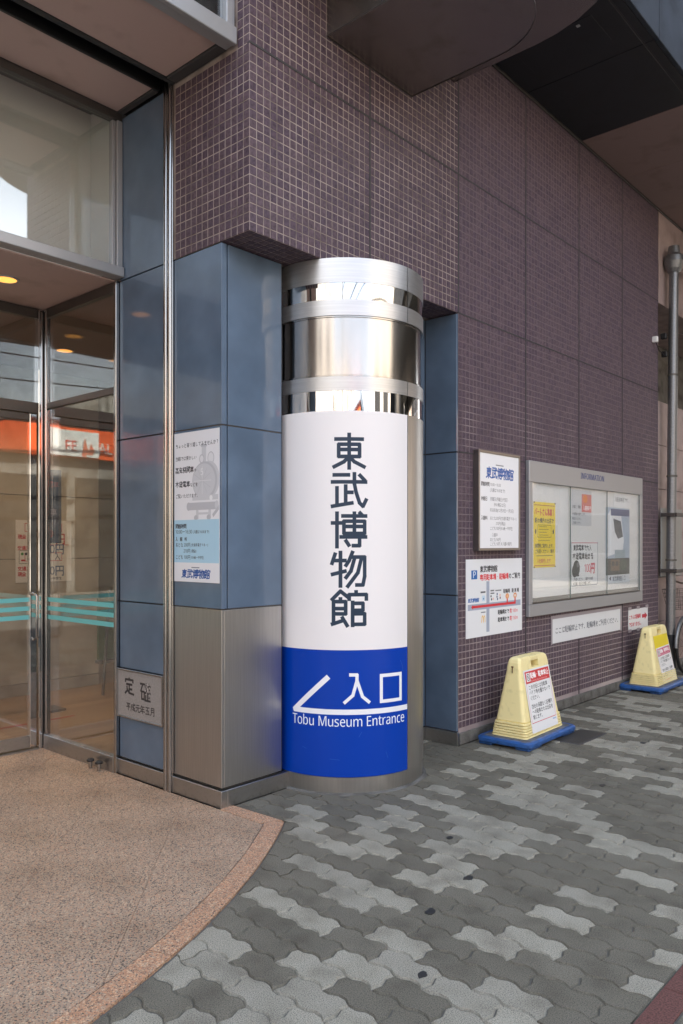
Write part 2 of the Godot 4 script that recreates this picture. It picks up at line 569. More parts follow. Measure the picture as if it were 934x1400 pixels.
func camera_and_light() -> void:
	var cam := Camera3D.new()
	cam.name = "camera"
	cam.near = 0.05; cam.far = 900.0
	cam.projection = Camera3D.PROJECTION_FRUSTUM
	cam.keep_aspect = Camera3D.KEEP_HEIGHT
	cam.size = 0.05 * 1400.0 / 1072.25
	cam.frustum_offset = Vector2(0, 0.05 * 42.68 / 1072.25)
	cam.position = EYE
	cam.rotation.y = -(PI / 2 - 0.726757)
	add_child(cam)
	cam.make_current()
	var env := Environment.new()
	env.background_mode = Environment.BG_SKY
	var sm := ProceduralSkyMaterial.new()
	sm.sky_top_color = Color(0.53, 0.60, 0.70)
	sm.sky_horizon_color = Color(0.88, 0.87, 0.84)
	sm.sky_curve = 0.16
	sm.ground_bottom_color = Color(0.36, 0.35, 0.34)
	sm.ground_horizon_color = Color(0.55, 0.56, 0.58)
	sm.sky_energy_multiplier = 0.85
	sm.sky_cover = noise_tex(0.008, [[0.0, Color(1, 1, 1, 0)], [0.42, Color(1, 1, 1, 0)], [0.8, Color(1, 1, 1, 0.5)], [1.0, Color(1, 1, 1, 0.8)]], 512, 5, 21)
	sm.sky_cover_modulate = Color(0.95, 0.93, 0.90, 0.8)
	env.sky = Sky.new()
	env.sky.sky_material = sm
	env.tonemap_mode = Environment.TONE_MAPPER_LINEAR
	env.tonemap_exposure = 6.25
	env.sdfgi_enabled = true; env.ssao_enabled = true; env.ssil_enabled = true
	var we := WorldEnvironment.new()
	we.name = "environment"
	we.environment = env
	add_child(we)
	var sun := DirectionalLight3D.new()
	sun.name = "sun"
	sun.light_energy = 1.6
	sun.light_color = Color(1.0, 0.95, 0.88)
	sun.light_angular_distance = 0.5
	sun.shadow_enabled = true
	add_child(sun)
	sun.transform = Transform3D(Basis.looking_at(Vector3(-7, -20, 15)), Vector3(7, 20, -15))     # from behind the building: this side lies in its shade

func make_materials() -> void:
	var fine := noise_tex(0.05, [[0.0, Color(0.72, 0.72, 0.72)], [0.5, Color(0.9, 0.9, 0.9)], [1.0, Color(1, 1, 1)]], 256, 5, 3)
	var coarse := noise_tex(0.012, [[0.0, Color(0.62, 0.6, 0.58)], [0.45, Color(0.88, 0.87, 0.86)], [1.0, Color(1, 1, 1)]], 256, 5, 9)
	var grit := noise_tex(0.24, [[0.0, Color(0.40, 0.40, 0.40)], [0.36, Color(0.78, 0.78, 0.78)], [0.6, Color(0.92, 0.92, 0.92)], [1.0, Color(1, 1, 1)]], 256, 2, 5)
	var bump := noise_tex(0.12, [[0.0, Color.BLACK], [1.0, Color.WHITE]], 256, 3, 4)
	var soft := noise_tex(0.02, [[0.0, Color(0.80, 0.79, 0.78)], [0.45, Color(0.94, 0.94, 0.93)], [1.0, Color(1, 1, 1)]], 256, 4, 19)
	var pale := noise_tex(0.02, [[0.0, Color(0.9, 0.9, 0.88)], [0.4, Color(1, 1, 1)], [1.0, Color(1, 1, 1)]], 256, 4, 20)
	M.pale = pale
	M.bump = bump; M.fine = fine; M.coarse = coarse; M.grit = grit; M.soft = soft
	for k in 5:                                     # glazed tiles are fired in slightly different tones
		var f: float = [1.0, 0.87, 1.13, 0.95, 1.05][k]
		M["tile%d" % k] = grainy(lin(0.132 * f, 0.092 * f, 0.117 * f * (1.05 if k % 2 else 0.97)), 0.5, fine, 3.0)
		M["tile%d" % k].metallic_specular = 0.32
	M.tile_many = grainy(Color.WHITE, 0.5, fine, 3.0)
	M.tile_many.metallic_specular = 0.32
	M.tile_many.vertex_color_use_as_albedo = true
	M.grout = grainy(lin(0.40, 0.335, 0.305), 0.9, coarse, 1.2)
	M.sealant = mat(lin(0.055, 0.052, 0.054), 0.8)
	M.dark = mat(lin(0.025, 0.025, 0.027), 0.7)
	M.black = mat(lin(0.012, 0.012, 0.013), 0.5)
	M.blue = mat(lin(0.132, 0.185, 0.262), 0.09)
	M.blue.albedo_texture = noise_tex(0.01, [[0.0, Color(0.86, 0.86, 0.86)], [1.0, Color(1, 1, 1)]], 256, 4, 31)
	world3(M.blue, Vector3.ONE * 0.8)
	bumpy(M.blue, noise_tex(0.006, [[0.0, Color.BLACK], [1.0, Color.WHITE]], 256, 2, 33), 0.12)
	var streak := noise_tex(0.03, [[0.0, Color(0.93, 0.93, 0.93)], [0.5, Color(0.97, 0.97, 0.97)], [1.0, Color(1, 1, 1)]], 256, 4, 12)
	M.steel = mat(lin(0.54, 0.53, 0.52), 0.36, 1.0)
	M.steel.albedo_texture = streak
	world3(M.steel, Vector3(9, 0.25, 9))
	bumpy(M.steel, streak, 0.008)
	M.base_steel = mat(lin(0.46, 0.455, 0.45), 0.34, 1.0)
	M.base_steel.albedo_texture = pale
	world3(M.base_steel, Vector3(5, 5, 5))
	M.satin = mat(lin(0.62, 0.62, 0.625), 0.36, 0.9)
	M.satin.albedo_texture = noise_tex(0.02, [[0.0, Color(0.9, 0.9, 0.9)], [1.0, Color(1, 1, 1)]], 256, 3, 14)
	world3(M.satin, Vector3(0.4, 12, 0.4))
	M.mirror = mat(lin(0.72, 0.72, 0.72), 0.03, 1.0)
	bumpy(M.mirror, noise_tex(0.01, [[0.0, Color.BLACK], [1.0, Color.WHITE]], 128, 2, 61), 0.05)
	world3(M.mirror, Vector3(1.2, 0.3, 1.2))
	M.post = mat(lin(0.42, 0.41, 0.40), 0.18, 1.0)
	M.frame_steel = mat(lin(0.26, 0.245, 0.235), 0.3, 0.9)
	M.alu = mat(lin(0.40, 0.405, 0.42), 0.40, 0.45)
	M.alu_dark = mat(lin(0.10, 0.09, 0.085), 0.35, 0.6)
	M.canopy = mat(lin(0.31, 0.285, 0.27), 0.26, 0.9)
	M.canopy.albedo_texture = pale
	world3(M.canopy, Vector3.ONE * 0.7)
	M.soffit = grainy(lin(0.50, 0.365, 0.335), 0.55, pale, 0.5)
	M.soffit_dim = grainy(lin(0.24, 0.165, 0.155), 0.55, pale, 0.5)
	M.pink = grainy(lin(0.42, 0.32, 0.31), 0.5, soft, 0.6)
	M.navy = grainy(lin(0.009, 0.012, 0.017), 0.5, soft, 0.6)
	M.fascia = grainy(lin(0.05, 0.058, 0.074), 0.75, soft, 0.5)
	M.fascia.metallic_specular = 0.2
	M.concrete = bumpy(grainy(lin(0.17, 0.168, 0.16), 0.92, coarse, 1.7), bump, 0.2)
	M.stain = grainy(lin(0.18, 0.17, 0.155), 0.95, coarse, 1.1)
	M.asphalt = bumpy(grainy(lin(0.085, 0.085, 0.085), 0.92, grit, 2.0), bump, 0.25)
	M.white = mat(lin(0.80, 0.80, 0.79), 0.45)
	M.glass = pane_mat(Color(0.86, 0.9, 0.88), 0.05)
	M.glass.metallic_specular = 0.5
	M.glass_coated = film_mat(0.2)
	M.glass_window = film_mat(0.18)
	M.teal = mat(lin(0.16, 0.52, 0.54), 0.5)
	M.rubber = mat(lin(0.02, 0.02, 0.021), 0.6)
	M.yellow = grainy(lin(0.93, 0.80, 0.40), 0.42, pale, 2.0)
	M.yellow.detail_enabled = false
	M.plastic_blue = grainy(lin(0.028, 0.12, 0.40), 0.45, coarse, 3.0)
	M.galv = grainy(lin(0.27, 0.275, 0.285), 0.42, noise_tex(0.08, [[0.0, Color(0.86, 0.86, 0.86)], [1.0, Color(1, 1, 1)]], 128, 3, 44, FastNoiseLite.TYPE_CELLULAR), 5.0, 0.75)
	for k in 4:                                     # block paving: two greys, each in two casts
		var c: Color = [lin(0.208, 0.190, 0.152), lin(0.238, 0.218, 0.175), lin(0.48, 0.452, 0.378), lin(0.43, 0.404, 0.339)][k]
		M["paver%d" % k] = paver_mat(c, soft, grit)
	M.paver_many = paver_mat(Color.WHITE, soft, grit)
	M.paver_many.vertex_color_use_as_albedo = true
	var r := RandomNumberGenerator.new()
	r.seed = 11
	var gb := Board.new(800, 800, Color(0.66, 0.57, 0.49))
	gb.speckle(r, 26000, Vector2(1.4, 3.0), [Color(0.78, 0.58, 0.45), Color(0.72, 0.55, 0.44), Color(0.66, 0.60, 0.53), Color(0.82, 0.73, 0.62), Color(0.54, 0.49, 0.45)])
	gb.speckle(r, 6500, Vector2(1.5, 3.0), [Color(0.17, 0.165, 0.165), Color(0.30, 0.28, 0.27)])
	M.granite = mat(Color.WHITE, 0.62)
	M.granite.albedo_texture = gb.tex()
	world3(M.granite, Vector3.ONE * 1.25)
	M.granite.detail_enabled = true
	M.granite.detail_blend_mode = BaseMaterial3D.BLEND_MODE_MUL
	M.granite.detail_albedo = noise_tex(0.006, [[0.0, Color(0.91, 0.90, 0.89)], [0.6, Color(1, 1, 1)], [1.0, Color(1, 1, 1)]], 256, 4, 17)
	M.granite.detail_uv_layer = BaseMaterial3D.DETAIL_UV_1
	var eb := Board.new(512, 512, Color(0.66, 0.50, 0.40))
	eb.speckle(r, 9000, Vector2(1.8, 3.8), [Color(0.80, 0.60, 0.46), Color(0.75, 0.57, 0.44), Color(0.66, 0.60, 0.53), Color(0.84, 0.73, 0.61)])
	eb.speckle(r, 1900, Vector2(1.4, 3.0), [Color(0.20, 0.20, 0.20), Color(0.33, 0.31, 0.30)])
	M.granite_edge = mat(Color.WHITE, 0.5)
	M.granite_edge.albedo_texture = eb.tex()
	world3(M.granite_edge, Vector3.ONE * 2.0)
	M.brick_red = bumpy(grainy(lin(0.17, 0.07, 0.06), 0.85, grit, 2.0), bump, 0.1)

func film_mat(share: float) -> StandardMaterial3D:     # glass with a sun film: lets most light through, mirrors the rest
	var m := mat(Color(1, 1, 1, share), 0.0, 1.0)
	m.transparency = BaseMaterial3D.TRANSPARENCY_ALPHA
	var im := Image.create_empty(4, 4, false, Image.FORMAT_RGBA8)
	im.fill(Color(0.93, 0.95, 0.95, 1.0))
	m.albedo_texture = ImageTexture.create_from_image(im)
	return m

func paver_mat(c: Color, coarse: Texture2D, grit: Texture2D) -> StandardMaterial3D:
	var m := mat(c, 0.9)
	m.albedo_texture = grit
	world3(m, Vector3.ONE * 3.0)
	m.detail_enabled = true
	m.detail_blend_mode = BaseMaterial3D.BLEND_MODE_MUL
	m.detail_albedo = coarse
	m.uv2_triplanar = true; m.uv2_world_triplanar = true; m.uv2_scale = Vector3.ONE * 0.7
	m.detail_uv_layer = BaseMaterial3D.DETAIL_UV_2
	bumpy(m, M.bump, 0.10)
	return m

# ---------------------------------------------------------------- ground
func arc_pt(x: float, r := 4.842) -> Vector2:        # the rim of the granite apron
	return Vector2(x, -3.661 + sqrt(r * r - (x - 0.012) * (x - 0.012)))

func ground() -> void:
	var g := B.new()
	g.quad(Vector3(-500, -0.16, -500), Vector3(500, -0.16, -500), Vector3(500, -0.16, 500), Vector3(-500, -0.16, 500), Vector3.UP)
	struct("ground", g, M.asphalt)
	var road := bx(Vector3(-60, -0.15, 3.6), Vector3(60, -0.1, 9.4), 0.0)
	struct("road", road, M.asphalt)
	# block paving
	var bed := bx(Vector3(-4.4, -0.15, -0.4), Vector3(16, -0.008, 3.55), 0.0)
	var pave := struct("pavement", bed, mat(lin(0.12, 0.113, 0.10), 0.95))
	var region := PackedVector2Array()
	for k in 30: region.append(arc_pt(-4.4 + 7.36 * k / 29.0, 4.850))
	region.append_array([Vector2(2.962, 0.17), Vector2(2.945, -0.219), Vector2(3.36, -0.219)])
	for k in 25:
		var a := deg_to_rad(180.0 - 188.0 * k / 24.0)
		region.append(Vector2(COL.x + 0.528 * cos(a), COL.z + 0.528 * sin(a)))
	region.append_array([Vector2(4.915, -0.275), Vector2(4.915, 0.016), Vector2(15.5, 0.016), Vector2(15.5, 2.266), Vector2(-4.4, 2.266)])
	var far_side := PackedVector2Array([Vector2(-4.4, 2.369), Vector2(15.5, 2.369), Vector2(15.5, 3.4), Vector2(-4.4, 3.4)])
	var w := 0.1195
	var l := 0.2503
	var out := PackedVector2Array()
	var wave := [-1.0, -1.0, 1.0, 1.0, -1.0, -1.0, 1.0, 1.0, -1.0]
	for k in 9: out.append(Vector2(-w / 2 + 0.0022 + wave[k] * 0.0082, -l / 2 + 0.0021 + (l - 0.0042) * k / 8.0))
	for k in [1, 2]: out.append(Vector2(-w / 2 + w * k / 3.0, l / 2 - 0.0021 + (0.009 if k == 1 else -0.009)))
	for k in 9: out.append(Vector2(w / 2 - 0.0022 + wave[8 - k] * 0.0082, l / 2 - 0.0021 - (l - 0.0042) * k / 8.0))
	for k in [2, 1]: out.append(Vector2(-w / 2 + w * k / 3.0, -l / 2 + 0.0021 + (0.009 if k == 1 else -0.009)))
	var one := B.new()
	one.prism(out, -0.03, 0.0, 0.0065, 0.0048)
	var whole := one.mesh()
	var full := area_of(out)
	var fn := FastNoiseLite.new()
	fn.seed = 5; fn.frequency = 0.55
	var todo := []                                   # [size in the picture, transform, clipped outline or null, tone]
	# the pale blocks as they lie before the column, one string per course running out from the wall; elsewhere by chance
	var pale := ["....####....", "....#.##....", "......#.....", "......#.#...", "....##.###..", "......#.#...", ".....#......", "...###.#....", "........#.#.", "..##.#......", "..#.#.#.#.#.", ".#.#.#......", "...#.#..#.#.", "...#.#...#..", "...#.##.....", "....##..#...", "...####.....", ".......#....", "...#...###..", "....###.....", "....###.....", "..#.##......", "....#.......", "..#..#......", "...##.......", "...#........"]
	var lay := Basis(Vector3.UP, -0.0645)
	for c in range(-44, 118):
		for q in range(-9, 13):
			var tip_z := 0.67 + (q + 0.5 * posmod(c, 2)) * l
			var x := 2.237 + c * 0.1201 - 0.0645 * (tip_z - 0.66)
			var z := tip_z - 0.0081 * (x - 2.2) + 0.122
			x += 0.040
			if x < 0.2 and z < 1.0 or x < -3 and z > 3: continue
			var here := PackedVector2Array()
			for p in out: here.append(p.rotated(0.0645) + Vector2(x, z))
			var which := region if z < 2.31 else far_side
			var cut := Geometry2D.intersect_polygons(here, which)
			if cut.is_empty(): continue
			var poly: PackedVector2Array = cut[0]
			for p in cut:
				if area_of(p) > area_of(poly): poly = p
			var part := area_of(poly) / full
			if part < 0.06: continue
			var chance := 0.36 + 0.26 * fn.get_noise_2d(x * 1.5, z * 4.0) + (0.06 if x > 5.5 and z < 1.2 else 0.0)
			var light := rng.randf() < chance
			if c >= -4 and c < 22 and q >= -4 and q < 8: light = pale[c + 4][q + 4] == "#"
			var tone := (2 if light else 0) + (1 if rng.randf() < 0.4 else 0)
			var d := Vector3(x, 0, z) - EYE
			var depth := d.x * 0.7473 - d.z * 0.6645
			var side := d.x * 0.6645 + d.z * 0.7473
			var seen := depth > 1.0 and absf(side / depth) < 0.46 and 1.5 / depth < 0.64
			var size := (1.0 / pow(d.length(), 3.0)) if seen else 0.0
			var tf := Transform3D(lay * Basis.from_euler(Vector3(rng.randf_range(-0.006, 0.006), rng.randf_range(-0.006, 0.006), rng.randf_range(-0.006, 0.006))), Vector3(x, rng.randf_range(-0.0015, 0.001), z))
			todo.append([size, tf, poly if part < 0.985 else null, tone])
	todo.sort_custom(func(a, b): return a[0] > b[0])
	var places := []
	var tints := []
	var rest := {}
	for k in todo.size():
		var t = todo[k]
		if t[2] != null:
			var b: B = B.new() if k < 300 else rest.get(t[3], B.new())
			b.prism(t[2], -0.03, 0.0, 0.0065, 0.0048)
			if k < 300: obj("paver", b, M["paver%d" % t[3]], pave)
			else: rest[t[3]] = b
		elif k < 300: put("paver", whole, M["paver%d" % t[3]], pave, t[1])
		else:
			places.append(t[1])
			tints.append(M["paver%d" % t[3]].albedo_color.srgb_to_linear())
	many("pavers", whole, M.paver_many, pave, places, tints)
	for tone in rest:
		obj("cut_pavers", rest[tone], M["paver%d" % tone], pave).set_meta("kind", "stuff")
	# the red strip along the kerb
	var strip := struct("red_kerb_strip", bx(Vector3(-4.4, -0.14, 2.27), Vector3(15.5, -0.006, 2.366), 0.0), M.stain)
	for k in 64:
		var x0 := -3.6 + k * 0.3
		obj("tile", bx(Vector3(x0 + 0.002, -0.02, 2.272), Vector3(x0 + 0.298, 0.002, 2.364), 0.003), M.brick_red, strip)
	struct("kerb", bx(Vector3(-60, -0.15, 3.42), Vector3(60, 0.002, 3.58), 0.012), M.concrete)
	# granite apron in front of the doors, laid on the diagonal
	var apron := PackedVector2Array([Vector2(2.852, -2.2), Vector2(2.852, -0.215), Vector2(2.836, -0.2)])
	apron = PackedVector2Array([Vector2(-1.2, -2.23), Vector2(2.845, -2.23), Vector2(2.845, -0.229), Vector2(2.842, -0.2)])
	var inner := PackedVector2Array([Vector2(-4.39, -2.34), Vector2(2.842, -2.34), Vector2(2.842, -0.235)])
	inner.append(Vector2(2.842, 0.118))
	for k in 24: inner.append(arc_pt(2.83 - 7.1 * k / 23.0, 4.733))
	var bedding := B.new()
	var whole_apron := PackedVector2Array([Vector2(-4.39, -2.34), Vector2(2.85, -2.34), Vector2(2.85, -0.225), Vector2(2.938, -0.222), Vector2(2.955, 0.17)])
	for k in 24: whole_apron.append(arc_pt(2.95 - 7.3 * k / 23.0, 4.838))
	bedding.prism(whole_apron, -0.12, -0.004)
	var floor_slab := struct("entrance_paving", bedding, mat(lin(0.20, 0.17, 0.145), 0.9))
	for i in range(-12, 8):
		for j in range(-12, 9):
			var u0 := 2.295 + i * 0.745            # x + z
			var v0 := 1.575 + j * 0.745            # x - z
			var sq := PackedVector2Array()
			for c in [[0, 0], [1, 0], [1, 1], [0, 1]]:
				var u: float = u0 + c[0] * 0.745 + (0.0012 if c[0] == 0 else -0.0012)
				var v: float = v0 + c[1] * 0.745 + (0.0012 if c[1] == 0 else -0.0012)
				sq.append(Vector2((u + v) / 2, (u - v) / 2))
			for p in Geometry2D.intersect_polygons(sq, inner):
				if area_of(p) < 0.004: continue
				var b := B.new()
				b.prism(p, -0.03, 0.001 + rng.randf_range(-0.0004, 0.0004), 0.0015)
				obj("slab", b, M.granite, floor_slab)
	var xs := [2.948, 2.36, 1.72, 1.05, 0.36, -0.35, -1.1, -1.8, -2.5, -3.2, -3.8, -4.3]
	for k in xs.size() - 1:
		var p := PackedVector2Array()
		for m in 7: p.append(arc_pt(lerpf(xs[k] - 0.002, xs[k + 1] + 0.002, m / 6.0), 4.838))
		for m in 7:
			var q := arc_pt(lerpf(xs[k + 1] + 0.002, xs[k] - 0.002, m / 6.0), 4.838)
			var c := Vector2(0.012, -3.661)
			p.append(c + (q - c) * (4.7365 / 4.838))
		var b := B.new()
		b.prism(p, -0.05, 0.003, 0.004)
		obj("edging", b, M.granite_edge, floor_slab)
	var side := B.new()
	side.prism(PackedVector2Array([Vector2(2.845, -0.224), Vector2(2.936, -0.221), Vector2(2.953, 0.166), Vector2(2.877, 0.113), Vector2(2.845, 0.113)]), -0.05, 0.0028, 0.004)
	obj("edging", side, M.granite_edge, floor_slab)

func area_of(p: PackedVector2Array) -> float:
	var s := 0.0
	for i in p.size(): s += p[i].cross(p[(i + 1) % p.size()])
	return absf(s) * 0.5

# ---------------------------------------------------------------- the tiled wall
func tiled_wall() -> void:
	var wall := thing("tiled_wall", "purple mosaic tiled wall with pale grout, its upper block overhanging the round column", "wall", Vector3(4.925, 0, -0.2))
	# one tile, facing +z, its back at z = -5 mm, face pillowed
	var t := B.new()
	var h := PITCH / 2 - 0.0030
	var r: Array = []
	for s in [[h, -0.005], [h, -0.0016], [h - 0.0018, 0.0]]:
		r.append(PackedVector3Array([Vector3(-s[0], -s[0], s[1]), Vector3(s[0], -s[0], s[1]), Vector3(s[0], s[0], s[1]), Vector3(-s[0], s[0], s[1])]))
	t.rings(r, true, false)
	t.quad(r[2][0], r[2][1], r[2][2], r[2][3], Vector3.BACK)
	var tile := t.mesh()
	var todo := []
	var front := Basis.IDENTITY
	var left := Basis(Vector3.UP, -PI / 2)
	var under := Basis(Vector3.RIGHT, PI / 2)
	var bottom := 3.209
	for i in range(80):
		for j in range(101):
			var x := 4.9265 + 0.0195 * (0.0) + (i + 0.5) * (9.009 - 4.927) / 80.0
			var y := 5.27 - (j + 0.5) * PITCH
			if y < 0.11: continue
			if (x > 6.0 and x < 8.54 and y > 0.89 and y < 2.19) or (x > 5.17 and x < 5.73 and y > 1.48 and y < 2.18): continue
			todo.append([Vector3(x, y, 0), front])
	for i in range(40):
		for j in range(60):
			todo.append([Vector3(2.867 + (i + 0.5) * 2.058 / 40.0, bottom + (j + 0.5) * PITCH, 0), front])
	for i in range(13):
		for j in range(60):
			var z := -(i + 0.5) * PITCH
			var y := bottom + (j + 0.5) * PITCH
			if y > 4.26 and z < -0.08: continue
			todo.append([Vector3(PIER_X, y, z), left])
	for i in range(40):
		for j in range(5):
			todo.append([Vector3(2.867 + (i + 0.5) * 2.058 / 40.0, bottom, -0.002 - (j + 0.5) * PITCH), under])
	var list := []
	for q in todo:
		var p: Vector3 = q[0]
		var d := p - EYE
		var nrm: Vector3 = q[1].z
		var depth := d.x * 0.7473 - d.z * 0.6645
		var px := (d.x * 0.6645 + d.z * 0.7473) / depth
		var py := d.y / depth
		var seen := absf(px) < 0.43 and py < 0.69
		var canopy: bool = p.x > 3.5 and p.x < 4.33 and p.y > 4.6 and q[1] == front or p.y > 4.95 and p.x < 4.9
		list.append([(absf(nrm.dot(d)) / pow(d.length(), 3.0)) if seen and not canopy else 0.0, Transform3D(q[1], p)])
	list.sort_custom(func(a, b): return a[0] > b[0])
	var places := []
	var tints := []
	for k in list.size():
		var tf: Transform3D = list[k][1]
		var jit := Basis.from_euler(Vector3(rng.randf_range(-0.008, 0.008), rng.randf_range(-0.008, 0.008), rng.randf_range(-0.006, 0.006)))
		tf.basis = tf.basis * jit
		if k < 300: put("tile", tile, M["tile%d" % (rng.randi() % 5)], wall, tf)
		else:
			places.append(tf)
			tints.append(M["tile%d" % (rng.randi() % 5)].albedo_color.srgb_to_linear())
	many("wall_tiles", tile, M.tile_many, wall, places, tints)
	# mortar behind the tiles: pale on the block and near the ground, grimed dark higher up on the long wall
	obj("grout", bx(Vector3(2.8668, bottom + 0.0025, -0.70), Vector3(4.924, 6.30, -0.0018), 0.0), M.grout, wall)
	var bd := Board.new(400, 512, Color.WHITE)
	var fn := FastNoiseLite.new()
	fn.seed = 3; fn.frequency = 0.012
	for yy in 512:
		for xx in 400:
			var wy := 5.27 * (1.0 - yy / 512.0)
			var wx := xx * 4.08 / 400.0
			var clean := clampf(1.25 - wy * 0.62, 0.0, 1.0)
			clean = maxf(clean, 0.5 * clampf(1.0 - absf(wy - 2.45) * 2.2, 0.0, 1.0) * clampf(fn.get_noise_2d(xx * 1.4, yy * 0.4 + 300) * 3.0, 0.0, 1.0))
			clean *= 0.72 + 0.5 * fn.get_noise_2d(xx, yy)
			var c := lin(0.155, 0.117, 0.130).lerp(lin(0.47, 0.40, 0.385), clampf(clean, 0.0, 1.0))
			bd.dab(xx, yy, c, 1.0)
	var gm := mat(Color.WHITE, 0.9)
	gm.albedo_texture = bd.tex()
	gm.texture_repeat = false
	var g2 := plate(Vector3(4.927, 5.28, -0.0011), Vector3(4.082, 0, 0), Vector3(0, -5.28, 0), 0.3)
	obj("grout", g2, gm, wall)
	# movement joints
	for x in [3.896, 4.9256]: obj("joint", bx(Vector3(x - 0.006, bottom + 0.002, -0.02), Vector3(x + 0.006, 6.3, 0.0031), 0.0), M.sealant, wall)
	for x in [5.947, 6.967, 7.988]: obj("joint", bx(Vector3(x - 0.006, 0.09, -0.02), Vector3(x + 0.006, 5.27, 0.0031), 0.0), M.sealant, wall)
	for y in [2.18, 3.21, 4.24]: obj("joint", bx(Vector3(4.933, y - 0.005, -0.02), Vector3(9.008, y + 0.005, 0.0028), 0.0), M.sealant, wall)
	obj("joint", bx(Vector3(2.866, 4.234, -0.02), Vector3(4.918, 4.246, 0.003), 0.0), M.sealant, wall)
	obj("plinth", bx(Vector3(4.93, 0.0, -0.25), Vector3(9.0, 0.087, 0.012), 0.004), M.concrete, wall)
	obj("edge_trim", bx(Vector3(9.009, 0.09, -0.25), Vector3(9.016, 5.27, -0.002), 0.001), M.sealant, wall)

func building_mass() -> void:                       # unseen building body above and behind, sized to keep sun off this front
	var b := thing("unseen_building_body", "unseen building body, out of view above the tiled wall and the entrance, sized to shade them", "building", Vector3(2, 5.8, -4))
	obj("upper_wall", bx(Vector3(-0.5, 6.31, -9), Vector3(4.9, 8.4, 0.0), 0.01), M.pink, b)
	obj("upper_wall", bx(Vector3(4.9, 6.31, -9), Vector3(22, 8.4, 1.0), 0.01), M.pink, b)
	obj("core", bx(Vector3(2.9, 0.0, -0.98), Vector3(9.0, 6.3, -0.32), 0.0), M.dark, b)
	obj("core", bx(Vector3(2.895, 3.25, -1.24), Vector3(9.0, 6.3, -0.99), 0.0), M.dark, b)
	obj("core", bx(Vector3(2.895, 0.0, -1.24), Vector3(9.0, 3.24, -0.99), 0.0), M.dark, b)
	for k in 7:
		var x := -0.2 + k * 2.7
		var f := obj("window", bx(Vector3(x, 6.6, 0.98 if x > 4.0 else -0.02), Vector3(x + 2.2, 8.1, 1.03 if x > 4.0 else 0.03), 0.01), M.alu, b)
		obj("pane", bx(Vector3(x + 0.08, 6.68, 1.02 if x > 4.0 else 0.02), Vector3(x + 2.12, 8.02, 1.036 if x > 4.0 else 0.036), 0.0), M.dark, f)

func soffits() -> void:
	# above the doors: the upper window stands forward, a panelled soffit runs back from it to the transom window
	var up := thing("upper_window", "upper storey window with broad aluminium sill at the top edge, over the entrance soffit", "window", Vector3(0, 4.25, -0.1))
	obj("frame", bx(Vector3(-4.4, 4.25, -0.115), Vector3(2.85, 4.345, -0.085), 0.004), M.alu, up)
	obj("frame", bx(Vector3(-4.4, 4.256, -0.18), Vector3(2.85, 4.34, -0.116), 0.004), M.alu, up)
	obj("frame", bx(Vector3(2.79, 4.346, -0.16), Vector3(2.83, 6.3, -0.10), 0.003), M.alu, up)
	obj("frame", bx(Vector3(2.835, 4.346, -0.16), Vector3(2.855, 6.3, -0.11), 0.003), M.alu, up)
	obj("pane", bx(Vector3(-4.4, 4.346, -0.14), Vector3(2.788, 6.3, -0.132), 0.0), M.glass_window, up)
	obj("blind", bx(Vector3(-4.4, 4.346, -0.4), Vector3(2.8, 6.3, -0.38), 0.0), mat(lin(0.38, 0.40, 0.38), 0.8), up)
	var so := thing("entrance_soffit", "brownish pink panelled soffit split by a dark slot above the entrance doors", "soffit", Vector3(0, 4.27, -0.7))
	obj("panel", bx(Vector3(-4.4, 4.272, -0.655), Vector3(2.79, 4.30, -0.185), 0.002), M.soffit, so)
	obj("panel", bx(Vector3(-4.4, 4.285, -1.225), Vector3(2.82, 4.31, -0.835), 0.002), M.soffit, so)
	obj("slot", bx(Vector3(-4.4, 4.38, -0.84), Vector3(2.86, 4.40, -0.65), 0.0), M.black, so)
	obj("slot_edge", bx(Vector3(-4.4, 4.262, -0.69), Vector3(2.86, 4.379, -0.66), 0.003), M.dark, so)
	obj("slot_edge", bx(Vector3(-4.4, 4.278, -0.834), Vector3(2.86, 4.379, -0.815), 0.003), M.black, so)
	obj("edge_strip", bx(Vector3(2.795, 4.262, -0.656), Vector3(2.862, 4.30, -0.185), 0.003), M.sealant, so)
	obj("edge_strip", bx(Vector3(2.825, 4.276, -1.225), Vector3(2.862, 4.31, -0.836), 0.003), M.sealant, so)
	obj("edge_strip", bx(Vector3(-4.4, 4.287, -1.31), Vector3(2.90, 4.409, -1.2262), 0.0), M.dark, so)
	obj("backing", bx(Vector3(-4.4, 4.41, -2.3), Vector3(2.9, 4.6, -0.2), 0.0), M.dark, so)
	var tr := thing("transom_window", "wide transom window with pale blind in aluminium frame above the glass doors", "window", Vector3(0, 3.22, -1.27))
	obj("sill", bx(Vector3(-4.4, 3.222, -1.30), Vector3(2.862, 3.286, -1.205), 0.004), M.alu, tr)
	obj("frame", bx(Vector3(-4.4, 4.235, -1.29), Vector3(2.862, 4.285, -1.228), 0.003), M.alu_dark, tr)
	obj("frame", bx(Vector3(2.822, 3.287, -1.29), Vector3(2.862, 4.234, -1.225), 0.003), M.alu, tr)
	obj("frame", bx(Vector3(2.797, 3.287, -1.285), Vector3(2.82, 4.234, -1.245), 0.003), M.alu, tr)
	obj("pane", bx(Vector3(-4.4, 3.287, -1.27), Vector3(2.796, 4.234, -1.262), 0.0), M.glass_window, tr)
	var bl := bx(Vector3(-4.4, 3.287, -1.60), Vector3(2.86, 4.40, -1.58), 0.0)
	bl.box(Vector3(2.842, 3.287, -1.579), Vector3(2.86, 4.40, -1.292))
	obj("blind", bl, mat(lin(0.75, 0.76, 0.70), 0.8), tr)

